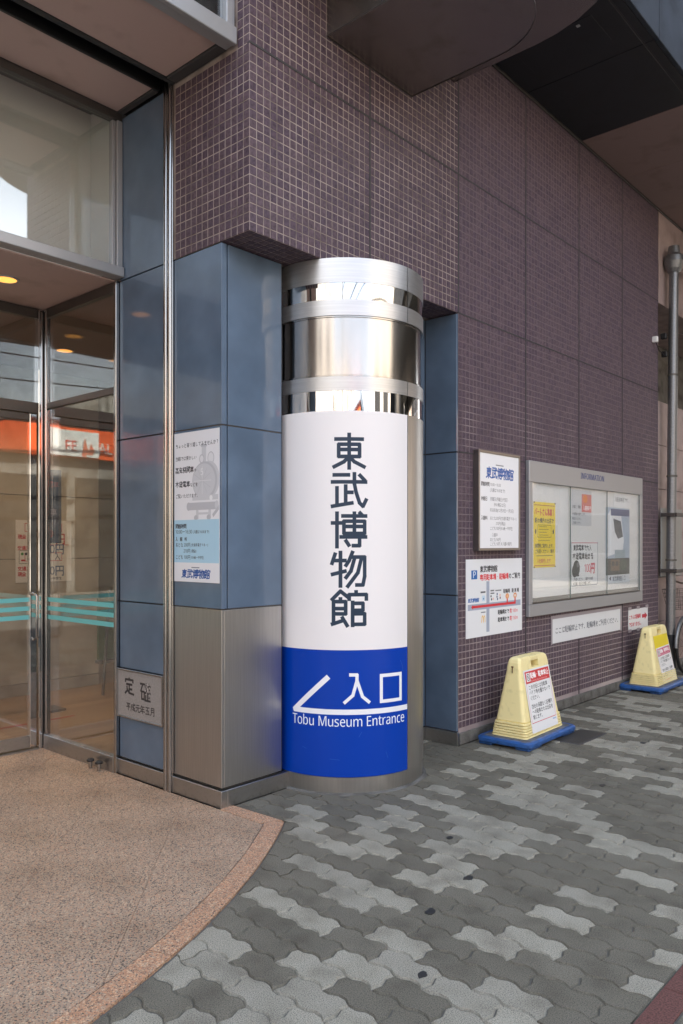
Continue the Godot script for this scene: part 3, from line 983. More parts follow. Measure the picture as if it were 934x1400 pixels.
func elevated_soffit() -> void:
	var s := thing("overhead_soffit", "dark navy and brownish pink panelled soffit along the top of the tiled wall", "soffit", Vector3(7, 5.27, 0.5))
	var xs := [4.9, 5.945, 7.0]
	for k in 2: obj("panel", bx(Vector3(xs[k] + 0.004, 5.272, 0.02), Vector3(xs[k + 1] - 0.004, 5.30, 0.985), 0.002), M.navy, s)
	for x in [4.9, 5.945]: obj("panel", bx(Vector3(x + 0.004, 5.272, 0.998), Vector3(x + 1.04, 5.30, 1.06), 0.002), M.navy, s)
	for k in 6: obj("panel", bx(Vector3(7.0 + k * 1.0 + 0.002, 5.271, 0.02), Vector3(7.0 + (k + 1) * 1.0 - 0.002, 5.30, 1.06), 0.002), M.soffit_dim, s)
	obj("edge_trim", bx(Vector3(4.93, 5.255, 0.001), Vector3(13.0, 5.29, 0.018), 0.002), M.alu_dark, s)
	obj("joint", bx(Vector3(4.9, 5.276, 0.98), Vector3(7.0, 5.295, 1.0), 0.0), M.sealant, s)
	obj("joint", bx(Vector3(5.93, 5.278, 0.02), Vector3(5.955, 5.295, 1.06), 0.0), M.sealant, s)
	var hatch := obj("hatch", bx(Vector3(5.36, 5.268, 0.2), Vector3(5.74, 5.29, 0.83), 0.002), M.navy, s)
	obj("latch", bx(Vector3(5.40, 5.262, 0.70), Vector3(5.425, 5.272, 0.725), 0.003), M.alu, hatch)
	obj("backing", bx(Vector3(4.9, 5.31, 0.0), Vector3(13.0, 5.5, 1.05), 0.0), M.black, s)
	var f := thing("steel_fascia", "grey blue steel fascia panels along the outer edge of the overhead soffit", "fascia", Vector3(7, 5.27, 1.07))
	for k in 5: obj("panel", bx(Vector3(3.9 + k * 2.06 + 0.005, 5.27, 1.065), Vector3(3.9 + (k + 1) * 2.06 - 0.005, 6.9, 1.10), 0.004), M.fascia, f)

func stadium(cx: float, half: float, z0: float, zc: float, y: float, n := 18) -> PackedVector3Array:
	var p := PackedVector3Array([Vector3(cx - half, y, z0)])
	for k in n + 1:
		var a := PI - PI * k / n
		p.append(Vector3(cx + half * cos(a), y, zc + half * sin(a)))
	p.append(Vector3(cx + half, y, z0))
	return p

func canopies() -> void:
	var c := thing("round_ended_canopy", "dark stainless steel canopy with rounded end projecting high above the sign column", "canopy", Vector3(3.91, 4.565, 0.5))
	var b := B.new()
	b.rings([stadium(3.912, 0.424, 0.002, 0.68, 4.565), stadium(3.912, 0.424, 0.002, 0.68, 4.888)])
	obj("lower_tier", b, M.canopy, c)
	var d := B.new()
	d.rings([stadium(3.90, 0.965, 0.002, 0.66, 4.89), stadium(3.90, 0.965, 0.002, 0.66, 5.6)])
	obj("upper_tier", d, M.canopy, c)
	var e := B.new()
	e.rings([stadium(3.912, 0.43, 0.002, 0.68, 4.56), stadium(3.912, 0.43, 0.002, 0.68, 4.5715)], true, false)
	obj("drip_edge", e, M.alu_dark, c)

# ---------------------------------------------------------------- the blue pier left of the column
func pier() -> void:
	var p := thing("blue_panel_pier", "glossy blue panelled pier with stainless steel lower panels beside the round sign column", "pier", Vector3(2.9, 0, -0.5))
	var x0 := PIER_X
	var ys := [[1.127, 2.168], [2.176, 3.203]]
	for y in ys:
		var c := B.new()                             # the panel turns the corner
		c.box(Vector3(x0, y[0], -0.676), Vector3(x0 + 0.02, y[1], -0.2351), 0.0015)
		c.box(Vector3(x0 + 0.0201, y[0], -0.256), Vector3(2.903, y[1], -0.2352), 0.0015)
		obj("corner_panel", c, M.blue, p)
		obj("front_panel", bx(Vector3(2.912, y[0], -0.258), Vector3(3.334, y[1], -0.2350), 0.0015), M.blue, p)
	var s := B.new()
	s.box(Vector3(x0, 0.112, -0.676), Vector3(x0 + 0.02, 1.119, -0.235), 0.002)
	obj("steel_side", s, M.steel, p)
	obj("steel_front", bx(Vector3(x0 + 0.0205, 0.112, -0.255), Vector3(3.334, 1.119, -0.2345), 0.002), M.steel, p)
	for y in [[3.212, 4.26], [2.176, 3.204], [1.127, 2.168], [0.694, 1.119], [0.112, 0.376]]:
		obj("side_panel", bx(Vector3(x0, y[0], -1.262), Vector3(x0 + 0.02, y[1], -0.758), 0.0015), M.blue, p)
	obj("base_trim", bx(Vector3(2.853, 0.0, -0.68), Vector3(2.90, 0.098, -0.2235), 0.002), M.base_steel, p)
	obj("base_trim", bx(Vector3(2.9003, 0.0, -0.26), Vector3(3.40, 0.098, -0.224), 0.002), M.base_steel, p)
	obj("base_trim", bx(Vector3(2.855, 0.0, -1.268), Vector3(2.90, 0.098, -0.758), 0.002), M.base_steel, p)
	var backing := B.new()
	backing.box(Vector3(x0 + 0.021, 0.05, -1.268), Vector3(3.325, 3.205, -0.2585))
	backing.box(Vector3(x0 + 0.021, 3.206, -1.268), Vector3(3.3, 4.27, -0.75))
	obj("joint", backing, mat(lin(0.055, 0.052, 0.05), 0.6), p)
	obj("joint", bx(Vector3(3.3345, 0.1, -0.31), Vector3(3.3925, 3.206, -0.288), 0.0), M.sealant, p)
	for y in [1.123, 2.172]:
		obj("joint", bx(Vector3(x0 + 0.0035, y - 0.003, -0.677), Vector3(x0 + 0.03, y + 0.003, -0.2385), 0.0), M.alu_dark, p)
		obj("joint", bx(Vector3(2.9, y - 0.003, -0.262), Vector3(3.334, y + 0.003, -0.2385), 0.0), M.alu_dark, p)
	# the steel mullion that runs up to the soffit slot
	var m := thing("steel_mullion", "tall stainless steel mullion of two rounded bars between the blue panels", "mullion", Vector3(2.85, 0, -0.718))
	var tubes := B.new()
	for z in [-0.738, -0.699]: tubes.tube([Vector3(2.849, 0.0, z), Vector3(2.849, 4.30, z)], 0.0165, 16)
	obj("bars", tubes, M.post, m)
	obj("web", bx(Vector3(2.853, 0.0, -0.757), Vector3(2.8845, 4.30, -0.679), 0.002), M.post, m)
	# foundation stone
	var st := thing("foundation_stone", "grey stone plaque with carved Japanese lettering in a steel frame low on the pier", "plaque", Vector3(x0, 0.53, -1.02))
	var fr := B.new()
	for q in [[Vector3(2.846, 0.376, -1.274), Vector3(2.872, 0.69, -1.262)], [Vector3(2.846, 0.376, -0.785), Vector3(2.872, 0.69, -0.773)], [Vector3(2.846, 0.376, -1.2618), Vector3(2.872, 0.388, -0.7852)], [Vector3(2.846, 0.678, -1.2618), Vector3(2.872, 0.69, -0.7852)]]: fr.box(q[0], q[1], 0.002)
	obj("frame", fr, M.post, st)
	var sb := Board.new(480, 300, lin(0.30, 0.275, 0.265))
	var r := RandomNumberGenerator.new()
	r.seed = 4
	sb.speckle(r, 6000, Vector2(0.8, 2.2), [lin(0.38, 0.36, 0.35), lin(0.22, 0.20, 0.19), lin(0.30, 0.28, 0.27)])
	var ink := lin(0.035, 0.03, 0.03)
	write(sb, "定", 70, 40, 112, ink, 0.13)
	write(sb, "礎", 245, 55, 118, ink, 0.11)
	for k in 26:                                     # the paint is worn off the right half of the second character
		var q := Vector2(300 + r.randf() * 55, 60 + r.randf() * 90)
		sb.disc(q.x, q.y, 5, 4, lin(0.46, 0.43, 0.41), 0.85)
	write(sb, "平成元年五月", 90, 205, 54, ink, 0.12, 0.98)
	var plaque := print_mat(sb, 0.7)
	bumpy(plaque, plaque.albedo_texture, 0.12)
	obj("stone", plate(Vector3(2.852, 0.678, -1.2618), Vector3(0, 0, 0.4766), Vector3(0, -0.29, 0), 0.015), plaque, st)
	# the museum notice
	var pt := thing("admission_poster", "tall white and pale blue notice with a grey steam locomotive on the blue pier", "notice", Vector3(x0, 1.71, -0.465))
	obj("sheet", plate(Vector3(2.861, 2.156, -0.672), Vector3(0, 0, 0.420), Vector3(0, -0.884, 0), 0.0035), print_mat(loco_poster(), 0.4), pt)

func loco_poster() -> Board:
	var b := Board.new(480, 1010, Color8(232, 232, 236))
	var g := Color8(205, 206, 211)
	var k := Color8(190, 191, 197)
	var ink := Color8(52, 54, 62)
	b.rect(300, 105, 46, 130, g); b.rect(292, 95, 62, 16, k)                 # chimney
	b.disc(300, 190, 26, 30, k); b.disc(300, 190, 19, 23, Color8(226, 226, 230)); b.disc(395, 190, 34, 42, k); b.disc(395, 190, 28, 36, Color8(226, 226, 230))
	b.disc(372, 330, 112, 122, g); b.disc(330, 335, 130, 125, k); b.disc(322, 335, 118, 113, g)
	for a in 12: b.seg(Vector2(305, 335), Vector2(305 + 100 * cos(a * TAU / 12), 335 + 95 * sin(a * TAU / 12)), 3, k)
	b.seg(Vector2(215, 335), Vector2(400, 335), 5, Color8(222, 222, 226)); b.seg(Vector2(305, 240), Vector2(305, 425), 5, Color8(222, 222, 226))
	write(b, "5", 285, 245, 60, Color8(238, 238, 240))
	b.rect(200, 430, 270, 34, g); b.rect(165, 478, 290, 50, k); b.disc(160, 503, 22, 28, k); b.disc(455, 500, 20, 30, g); b.disc(397, 450, 16, 16, Color8(236, 236, 238))
	b.rect(240, 528, 26, 60, g); b.rect(370, 528, 26, 60, g); b.rect(260, 545, 120, 14, g); b.disc(238, 580, 20, 18, k); b.disc(372, 578, 20, 18, k); b.shape([Vector2(410, 560), Vector2(478, 500), Vector2(478, 530), Vector2(420, 580)], k)
	write(b, "ちょっと寄り道してみませんか？", 14, 72, 31, ink, 0.085)
	write(b, "当館では懐かしい", 14, 160, 29, ink, 0.085)
	write(b, "や", write(b, "蒸気機関車", 12, 232, 43, ink, 0.12, 0.95), 246, 28, ink)
	write(b, "などを", write(b, "木造電車", 12, 328, 43, ink, 0.12, 0.95), 342, 28, ink)
	write(b, "ご覧いただけます。", 14, 415, 29, ink, 0.085)
	b.rect(0, 592, 480, 288, Color8(176, 212, 232))
	write(b, "開館時間", 14, 620, 30, ink, 0.13)
	write(b, "(入館は16:00まで)", write(b, "10:00～16:30 ", 12, 655, 33, ink), 662, 23, ink, 0.08, 0.95)
	write(b, "入　館　料", 14, 708, 28, ink, 0.12, 0.9)
	write(b, "(交通系電子マネー)", write(b, "おとな 200円 ", 14, 745, 31, ink, 0.085, 0.92), 750, 22, ink, 0.08, 0.95)
	write(b, "(現金)", write(b, "210円 ", 104, 786, 31, ink, 0.085, 0.95), 791, 22, ink)
	write(b, "※4歳～中学生", write(b, "こども 100円 ", 14, 828, 31, ink, 0.085, 0.92), 834, 22, ink, 0.08, 0.95)
	write(b, "東武博物館", 78, 924, 62, Color8(22, 74, 150), 0.125, 1.0, 0.98, 0.12)
	b.rect(190, 910, 86, 6, Color8(120, 122, 130))
	return b

func niche() -> void:
	var p := thing("blue_niche_panels", "blue panels lining the niche between the round column and the long tiled wall", "panel", Vector3(4.8, 0, -0.2))
	for y in [[0.105, 1.107], [1.116, 2.172], [2.181, 3.20]]:
		var c := B.new()
		c.box(Vector3(4.903, y[0], -0.283), Vector3(4.9215, y[1], -0.0005), 0.002)
		obj("side_panel", c, M.blue, p)
		obj("back_panel", bx(Vector3(4.30, y[0], -0.31), Vector3(4.90, y[1], -0.286), 0.0015), M.blue, p)
	obj("base_trim", bx(Vector3(4.895, 0, -0.286), Vector3(4.9215, 0.098, 0.010), 0.002), M.base_steel, p)
	obj("base_trim", bx(Vector3(4.30, 0, -0.31), Vector3(4.894, 0.098, -0.274), 0.002), M.base_steel, p)
	for y in [1.1115, 2.1765]:
		obj("joint", bx(Vector3(4.906, y - 0.003, -0.285), Vector3(4.9235, y + 0.003, -0.002), 0.0), M.dark, p)

# ---------------------------------------------------------------- the round sign column
func shell(a0: float, a1: float, r: float, y0: float, y1: float, thick := 0.012, seg := 36) -> B:   # a bent sheet; angles from +x towards +z; u runs from a0 to a1
	var b := B.new()
	for i in seg:
		var p: Array = []
		var n: Array = []
		var u: Array = []
		for c in [[i, y1], [i + 1, y1], [i + 1, y0], [i, y0]]:
			var a := deg_to_rad(lerpf(a0, a1, float(c[0]) / seg))
			var d := Vector3(cos(a), 0, sin(a))
			p.append(COL + d * r + Vector3.UP * c[1]); n.append(d)
			u.append(Vector2(float(c[0]) / seg, 0.0 if c[1] == y1 else 1.0))
		b.smooth(p, n, u)
		for y in [y0, y1]:
			var q: Array = []
			for s in [[i, r], [i + 1, r], [i + 1, r - thick], [i, r - thick]]:
				var a := deg_to_rad(lerpf(a0, a1, float(s[0]) / seg))
				q.append(COL + Vector3(cos(a), 0, sin(a)) * s[1] + Vector3.UP * y)
			b.quad(q[0], q[1], q[2], q[3], Vector3.DOWN if y == y0 else Vector3.UP, Rect2(0.001, 0.001, 0.001, 0.001))
	for a_ in [a0, a1]:
		var a := deg_to_rad(a_)
		var d := Vector3(cos(a), 0, sin(a))
		b.quad(COL + d * r + Vector3.UP * y0, COL + d * (r - thick) + Vector3.UP * y0, COL + d * (r - thick) + Vector3.UP * y1, COL + d * r + Vector3.UP * y1, Vector3(-d.z, 0, d.x) * (1.0 if a_ > 100 else -1.0), Rect2(0.001, 0.001, 0.001, 0.001))
	return b

func sign_column() -> void:
	var c := thing("round_sign_column", "round stainless column with white and blue museum entrance sign wrapped round it", "column", COL)
	var l0 := 188.5
	var l1 := 90.35
	var r0 := 89.65
	var r1 := -12.0
	var R := COL_R
	var bands := [["satin_band", 3.058, 3.205, M.satin, R], ["mirror_band", 2.957, 3.0575, M.mirror, R - 0.003], ["satin_band", 2.862, 2.9565, M.satin, R], ["satin_band", 2.412, 2.497, M.satin, R], ["mirror_band", 2.292, 2.4115, M.mirror, R - 0.003]]
	for q in bands:
		obj(q[0], shell(l0, l1, q[4], q[1], q[2]), q[3], c)
		obj(q[0], shell(r0, r1, q[4], q[1], q[2]), q[3], c)
	obj("steel_cladding", shell(r0, r1, R, 0.103, 2.2915), M.steel, c)
	# the recessed band of perforated steel
	var pb := Board.new(16, 16, Color8(224, 222, 220))
	pb.disc(8, 8, 4.2, 4.2, Color8(120, 118, 116))
	var pm := mat(lin(0.80, 0.79, 0.785), 0.17, 1.0)
	pm.albedo_texture = pb.tex()
	pm.uv1_scale = Vector3(300, 100, 1)
	obj("perforated_band", shell(l0, r1, R - 0.014, 2.499, 2.86, 0.01, 72), pm, c)
	obj("band_edge", shell(l0, r1, R - 0.006, 2.853, 2.8605, 0.02, 72), M.post, c)
	obj("band_edge", shell(l0, r1, R - 0.006, 2.499, 2.509, 0.02, 72), M.post, c)
	var cap := B.new()
	cap.lathe([Vector2(0.0, 3.2045), Vector2(R - 0.001, 3.2045)], COL, 60)
	obj("top", cap, M.satin, c)
	var core := B.new()
	core.lathe([Vector2(R - 0.03, 0.02), Vector2(R - 0.03, 3.2)], COL, 60)
	obj("core", core, M.dark, c)
	obj("base_trim", shell(189, -16, R - 0.006, 0.0, 0.099, 0.02, 72), M.steel, c)
	var mortar := B.new()
	mortar.lathe([Vector2(R - 0.01, 0.007), Vector2(R + 0.012, 0.005), Vector2(R + 0.024, -0.004)], COL, 60, deg_to_rad(-8), deg_to_rad(184))
	obj("mortar", mortar, M.concrete, c)
	# the printed wrap: white above, blue below; 832 dots to the metre
	var wpx := 700
	var ytop := 2.2915
	var ybot := 0.103
	var k := wpx / (deg_to_rad(l0 - l1) * R)
	var hpx := int((ytop - ybot) * k)
	var bd := Board.new(wpx, hpx, Color8(238, 234, 234))
	var blue := Color8(0, 60, 168)
	var ink := Color8(44, 60, 78)
	bd.rect(0, (ytop - 0.862) * k, wpx, hpx, blue)
	var X := func(deg: float) -> float: return deg_to_rad(l0 - deg) * R * k
	var Y := func(y: float) -> float: return (ytop - y) * k
	var pitch := 0.2347 * k
	var s := "東武博物館"
	for i in 5: write(bd, s[i], X.call(136.0) - pitch * 0.485, Y.call(2.162) + i * pitch, pitch * 0.965, ink, 0.098)
	var wh := Color8(240, 241, 246)
	bd.line([Vector2(X.call(150.6), Y.call(0.697)), Vector2(X.call(175.5), Y.call(0.492)), Vector2(wpx + 9, Y.call(0.492))], 0.032 * k, wh)
	bd.disc(X.call(175.5), Y.call(0.492), 0.014 * k, 0.014 * k, wh)
	write(bd, "入", X.call(141.0), Y.call(0.722), 0.19 * k, wh, 0.105, 0.96)
	var o := [Vector2(X.call(113.6), Y.call(0.703)), Vector2(X.call(97.4), Y.call(0.703)), Vector2(X.call(97.4), Y.call(0.548)), Vector2(X.call(113.6), Y.call(0.548))]
	bd.line([o[0], o[1], o[2], o[3], o[0]], 0.021 * k, wh)
	for p in o: bd.rect(p.x - 0.0105 * k, p.y - 0.0105 * k, 0.021 * k, 0.021 * k, wh)
	var sz := 0.084 * k
	var txt := "Tobu Museum Entrance"
	var ln := 0.0
	for ch in txt: ln += glyph_advance(ch, sz)
	var fit: float = (X.call(93.6) - X.call(177.6)) / ln
	write(bd, txt, X.call(177.6), Y.call(0.478), sz, wh, 0.1, fit)
	for q in [[0.925, 1.505, 0.945, 1.54], [0.945, 1.54, 0.952, 1.575], [0.2, 2.02, 0.23, 2.03], [0.62, 1.92, 0.60, 1.95], [0.4, 2.08, 0.47, 2.085], [0.8, 2.05, 0.815, 2.09]]:   # scuffs in the film
		bd.seg(Vector2(q[0] * wpx, (q[1]) * k), Vector2(q[2] * wpx, q[3] * k), 1.6, Color8(70, 110, 190))
	for q in 420:                                    # street dirt splashed along the foot
		var yy := 1.0 - pow(rng.randf(), 2.2) * 0.045
		bd.dab(int(rng.randf() * wpx), int(yy * hpx), Color8(96, 100, 110), 0.35)
	var wrap := print_mat(bd, 0.36)
	wrap.metallic_specular = 0.36
	obj("printed_wrap", shell(l0, l1, R, ybot, ytop, 0.012, 48), wrap, c)

# ---------------------------------------------------------------- glass vestibule
func downlight(x: float, z: float, y: float, label: String, energy: float) -> void:
	var t := thing("downlight", label, "lamp", Vector3(x, y, z), "recessed downlights")
	var ring := B.new()
	ring.lathe([Vector2(0.066, y + 0.003), Vector2(0.068, y - 0.006), Vector2(0.082, y - 0.006), Vector2(0.086, y + 0.001)], Vector3(x, 0, z), 28)
	obj("ring", ring, M.alu, t)
	var disc := B.new()
	disc.lathe([Vector2(0.0, y - 0.003), Vector2(0.067, y - 0.003)], Vector3(x, 0, z), 28)
	var em := mat(Color(1, 0.8, 0.5), 0.5)
	em.emission_enabled = true
	em.emission = Color(1.0, 0.66, 0.30)
	em.emission_energy_multiplier = 0.3
	obj("glowing_lamp", disc, em, t)
	var l := SpotLight3D.new()
	l.name = "lamp_light"
	l.light_energy = energy
	l.light_color = Color(1.0, 0.86, 0.68)
	l.light_size = 0.06
	l.spot_angle = 62.0; l.spot_range = 12.0; l.spot_attenuation = 2.0
	l.shadow_enabled = true
	t.add_child(l)
	l.position = Vector3(0, -0.015, 0)
	l.rotation.x = -PI / 2

func vestibule() -> void:
	var ceil := thing("vestibule_ceiling", "brown ceiling of the recessed glass entrance with round downlight", "ceiling", Vector3(0.8, 3.21, -1.8))
	obj("panel", bx(Vector3(-4.39, 3.212, -2.32), Vector3(2.862, 3.2205, -1.302), 0.0), M.soffit, ceil)
	downlight(2.354, -1.786, 3.212, "warm round downlight in the brown ceiling of the glass entrance", 0.25)
	# glazed side: stands between the blue pier and the doors
	var s := thing("glass_side_screen", "glass side screen with three turquoise stripes between blue pier and entrance doors", "glass screen", Vector3(2.865, 0, -1.77))
	var gx := 2.858
	obj("bottom_rail", bx(Vector3(2.835, 0.0, -2.215), Vector3(2.882, 0.104, -1.298), 0.002), M.base_steel, s)
	obj("frame", bx(Vector3(2.838, 0.0, -1.297), Vector3(2.886, 3.21, -1.268), 0.003), M.post, s)
	obj("frame", bx(Vector3(2.842, 0.105, -2.214), Vector3(2.876, 3.20, -2.186), 0.003), M.post, s)
	obj("crossbar", bx(Vector3(2.842, 2.478, -2.185), Vector3(2.876, 2.522, -1.298), 0.002), M.alu_dark, s)
	obj("head", bx(Vector3(2.842, 3.14, -2.185), Vector3(2.876, 3.208, -1.298), 0.002), M.alu_dark, s)
	var lo := obj("pane", bx(Vector3(gx, 0.104, -2.186), Vector3(gx + 0.01, 2.478, -1.298), 0.0), M.glass_coated, s)
	obj("pane", bx(Vector3(gx, 2.522, -2.186), Vector3(gx + 0.01, 3.14, -1.298), 0.0), M.glass_coated, s)
	for y in [[1.075, 1.106], [1.011, 1.042], [0.947, 0.979]]:
		obj("stripe", bx(Vector3(gx - 0.0012, y[0], -2.184), Vector3(gx - 0.0004, y[1], -1.3), 0.0), M.teal, lo)
	# the doors
	var post := thing("corner_post", "mirror polished steel post in the inner corner of the glass entrance", "post", Vector3(2.84, 0, -2.25))
	obj("post", bx(Vector3(2.806, 0, -2.29), Vector3(2.872, 3.21, -2.226), 0.003), M.mirror, post)
	obj("gasket", bx(Vector3(2.834, 0.02, -2.2258), Vector3(2.842, 3.2, -2.222), 0.0), M.black, post)
	var xr := 2.798
	for k in 7:
		var d := thing("glass_door", ["glass entrance door beside the corner post, with turquoise stripes", "second glass entrance door from the corner post", "third glass entrance door from the corner post", "fourth glass entrance door from the corner post", "fifth glass entrance door from the corner post", "sixth glass entrance door from the corner post", "glass entrance door farthest from the corner post"][k], "door", Vector3(xr - 0.45, 0, -2.26), "entrance doors")
		var xl := xr - 0.97
		obj("stile", bx(Vector3(xr - 0.052, 0.02, -2.285), Vector3(xr, 2.44, -2.24), 0.003), M.mirror, d)
		obj("stile", bx(Vector3(xl + 0.004, 0.02, -2.285), Vector3(xl + 0.056, 2.44, -2.24), 0.003), M.mirror, d)
		obj("bottom_rail", bx(Vector3(xl + 0.0565, 0.02, -2.282), Vector3(xr - 0.0525, 0.105, -2.243), 0.003), M.base_steel, d)
		obj("top_rail", bx(Vector3(xl + 0.0565, 2.39, -2.282), Vector3(xr - 0.0525, 2.44, -2.243), 0.003), M.alu_dark, d)
		var p := obj("pane", bx(Vector3(xl + 0.0565, 0.105, -2.268), Vector3(xr - 0.0525, 2.39, -2.258), 0.0), M.glass_coated, d)
		for y in [[1.075, 1.106], [1.011, 1.042], [0.947, 0.979]]:
			obj("stripe", bx(Vector3(xl + 0.058, y[0], -2.2576), Vector3(xr - 0.054, y[1], -2.2568), 0.0), M.teal, p)
		var hb := B.new()
		hb.tube([Vector3(xr - 0.026, 0.8, -2.24), Vector3(xr - 0.026, 0.82, -2.19), Vector3(xr - 0.026, 1.12, -2.19), Vector3(xr - 0.026, 1.14, -2.24)], 0.009, 10)
		obj("handle", hb, M.post, d)
		xr = xl
	var h := thing("door_header", "dark header bar and upper glass over the entrance doors", "header", Vector3(1, 2.5, -2.26))
	obj("bar", bx(Vector3(-4.39, 2.445, -2.29), Vector3(2.805, 2.525, -2.236), 0.003), M.alu_dark, h)
	obj("bar", bx(Vector3(-4.39, 3.14, -2.285), Vector3(2.805, 3.209, -2.24), 0.003), M.alu_dark, h)
	obj("pane", bx(Vector3(-4.39, 2.525, -2.268), Vector3(2.805, 3.14, -2.258), 0.0), M.glass_coated, h)
	struct("threshold", bx(Vector3(-4.39, -0.02, -2.30), Vector3(2.80, 0.012, -2.222), 0.002), M.base_steel)
	# the other side of the entrance, seen in reflections
	var o := thing("far_entrance_pier", "blue panelled pier on the other side of the entrance", "pier", Vector3(-4.5, 0, -1))
	for k in 4: obj("panel", bx(Vector3(-4.6, 0.1 + k * 1.04, -2.3), Vector3(-4.4, 1.13 + k * 1.04, -0.24), 0.003), M.blue, o)
	obj("base_trim", bx(Vector3(-4.61, 0, -2.3), Vector3(-4.39, 0.098, -0.23), 0.003), M.base_steel, o)

func interior() -> void:
	var wood := Board.new(512, 512, lin(0.30, 0.20, 0.125))
	var r := RandomNumberGenerator.new()
	r.seed = 2
	for k in 8:
		wood.rect(0, k * 64, 512, 63, lin(0.30, 0.20, 0.125) * r.randf_range(0.9, 1.06))
		for q in 60: wood.seg(Vector2(r.randf() * 512, k * 64 + r.randf() * 62), Vector2(r.randf() * 512, k * 64 + r.randf() * 62).lerp(Vector2(256, k * 64 + 30), 0.6), 1.0, lin(0.26, 0.17, 0.105))
	var wm := mat(Color.WHITE, 0.3)
	wm.albedo_texture = wood.tex()
	world3(wm, Vector3(0.5, 0.5, 1.0))
	var fl := struct("interior_floor", bx(Vector3(-4.6, -0.1, -9), Vector3(9.0, 0.0, -2.305), 0.0), wm)
	var fl2 := bx(Vector3(2.9, -0.1, -2.304), Vector3(9.0, 0.0, -1.27), 0.0)
	fl2.box(Vector3(4.2, 0.0005, -3.9), Vector3(4.21, 0.001, -3.89))
	struct("interior_floor", fl2, wm)
	var tape := B.new()
	tape.quad(Vector3(2.55, 0.004, -3.06), Vector3(3.55, 0.004, -3.06), Vector3(3.55, 0.004, -3.02), Vector3(2.55, 0.004, -3.02), Vector3.UP)
	tag(obj("floor_tape", tape, mat(lin(0.35, 0.05, 0.04), 0.5)), "strip of red tape on the wooden floor inside the glass doors", "tape")
	var cl := struct("interior_ceiling", bx(Vector3(-4.6, 3.23, -9), Vector3(9.0, 3.4, -2.325), 0.0), mat(lin(0.26, 0.20, 0.17), 0.7))
	struct("interior_ceiling", bx(Vector3(2.9, 3.23, -2.324), Vector3(9.0, 3.4, -1.243), 0.0), mat(lin(0.26, 0.20, 0.17), 0.7))
	var w := thing("beige_interior_wall", "beige panelled wall inside the lobby behind the glass doors", "wall", Vector3(2, 0, -4.3))
	var beige := grainy(lin(0.56, 0.50, 0.42), 0.6, M.soft, 0.4)
	for x in [[-4.6, -1.2], [-1.196, 0.6], [0.604, 2.4], [2.404, 4.515]]:
		for y in [[0.122, 0.70], [0.706, 1.340], [1.346, 1.972], [1.978, 3.225]]:
			if y[0] < 0.2: y = [0.122, 1.340]
			elif y[0] < 1.0: continue
			obj("panel", bx(Vector3(x[0], y[0], -4.3), Vector3(x[1], y[1], -4.25), 0.002), beige, w)
	obj("skirting", bx(Vector3(-4.6, 0, -4.3), Vector3(4.515, 0.116, -4.247), 0.002), grainy(lin(0.46, 0.41, 0.35), 0.5, M.soft, 0.4), w)
	obj("core", bx(Vector3(-4.6, 0, -4.6), Vector3(4.514, 3.225, -4.301), 0.0), M.dark, w)
	var brown := grainy(lin(0.17, 0.085, 0.05), 0.5, M.coarse, 0.5)
	struct("interior_wall", bx(Vector3(-4.8, 0, -9.2), Vector3(9.1, 3.4, -9.0), 0.0), brown)
	struct("interior_wall", bx(Vector3(9.0, 0, -9.0), Vector3(9.2, 3.4, -0.98), 0.0), brown)
	struct("interior_wall", bx(Vector3(-4.8, 0, -9.0), Vector3(-4.6, 3.4, -2.3), 0.0), brown)
	downlight(3.6, -3.3, 3.226, "unseen lobby ceiling lamp, placed to light the beige wall", 0.55)  # unseen lobby lamps, placed to light the interior behind the glass
	downlight(1.6, -3.3, 3.226, "unseen lobby ceiling lamp, placed to light the lobby left of the corner", 0.55)
	downlight(6.2, -5.4, 3.226, "unseen lobby ceiling lamp, placed to light the space far behind the pier", 0.4)
	# prices on the wall
	var p := Board.new(300, 310, Color8(236, 232, 228))
	var red := Color8(196, 40, 44)
	var navy := Color8(38, 70, 120)
	for y in [16, 164]: p.line([Vector2(48, y), Vector2(246, y), Vector2(246, y + 40), Vector2(48, y + 40), Vector2(48, y)], 2.5, red)
	write(p, "大　　　人", 60, 18, 36, Color8(40, 40, 50), 0.1)
	write(p, "子　　　人", 60, 166, 36, Color8(40, 40, 50), 0.1)
	write(p, "現金", 10, 72, 22, red, 0.12)
	write(p, "210円", 122, 62, 58, red, 0.12, 0.98)
	p.rect(120, 122, 164, 3, red)
	write(p, "200円", 122, 116, 56, navy, 0.11, 0.98)
	write(p, "交通系", 8, 128, 22, red, 0.12)
	write(p, "100円", 122, 226, 56, navy, 0.11, 0.98)
	p.line([Vector2(18, 152), Vector2(70, 152), Vector2(70, 216), Vector2(18, 216), Vector2(18, 152)], 2, Color8(50, 80, 60))
	p.disc(34, 168, 7, 7, Color8(70, 140, 70)); p.disc(54, 168, 7, 7, Color8(60, 60, 60)); p.rect(28, 196, 22, 8, red)
	write(p, "交通系", 10, 230, 22, red, 0.12); write(p, "現金", 10, 258, 22, red, 0.12)
	write(p, "※4歳～中学生", 130, 286, 18, Color8(60, 60, 60))
	tag(obj("price_poster", plate(Vector3(3.607, 1.728, -4.243), Vector3(0.59, 0, 0), Vector3(0, -0.615, 0), 0.004), print_mat(p)), "white admission price poster on the beige lobby wall", "poster")
	# an upright dark blue sheet for a bluish patch at the door glass
	var bn := Board.new(120, 380, Color8(34, 44, 74))
	bn.rect(0, 0, 120, 40, Color8(60, 70, 100)); bn.disc(60, 250, 46, 60, Color8(70, 60, 84)); bn.disc(84, 120, 40, 70, Color8(24, 34, 66)); bn.disc(40, 330, 40, 30, Color8(120, 60, 70))
	write(bn, "機関車", 12, 60, 32, Color8(150, 60, 70), 0.1); write(bn, "電車", 26, 200, 36, Color8(190, 180, 190), 0.1)
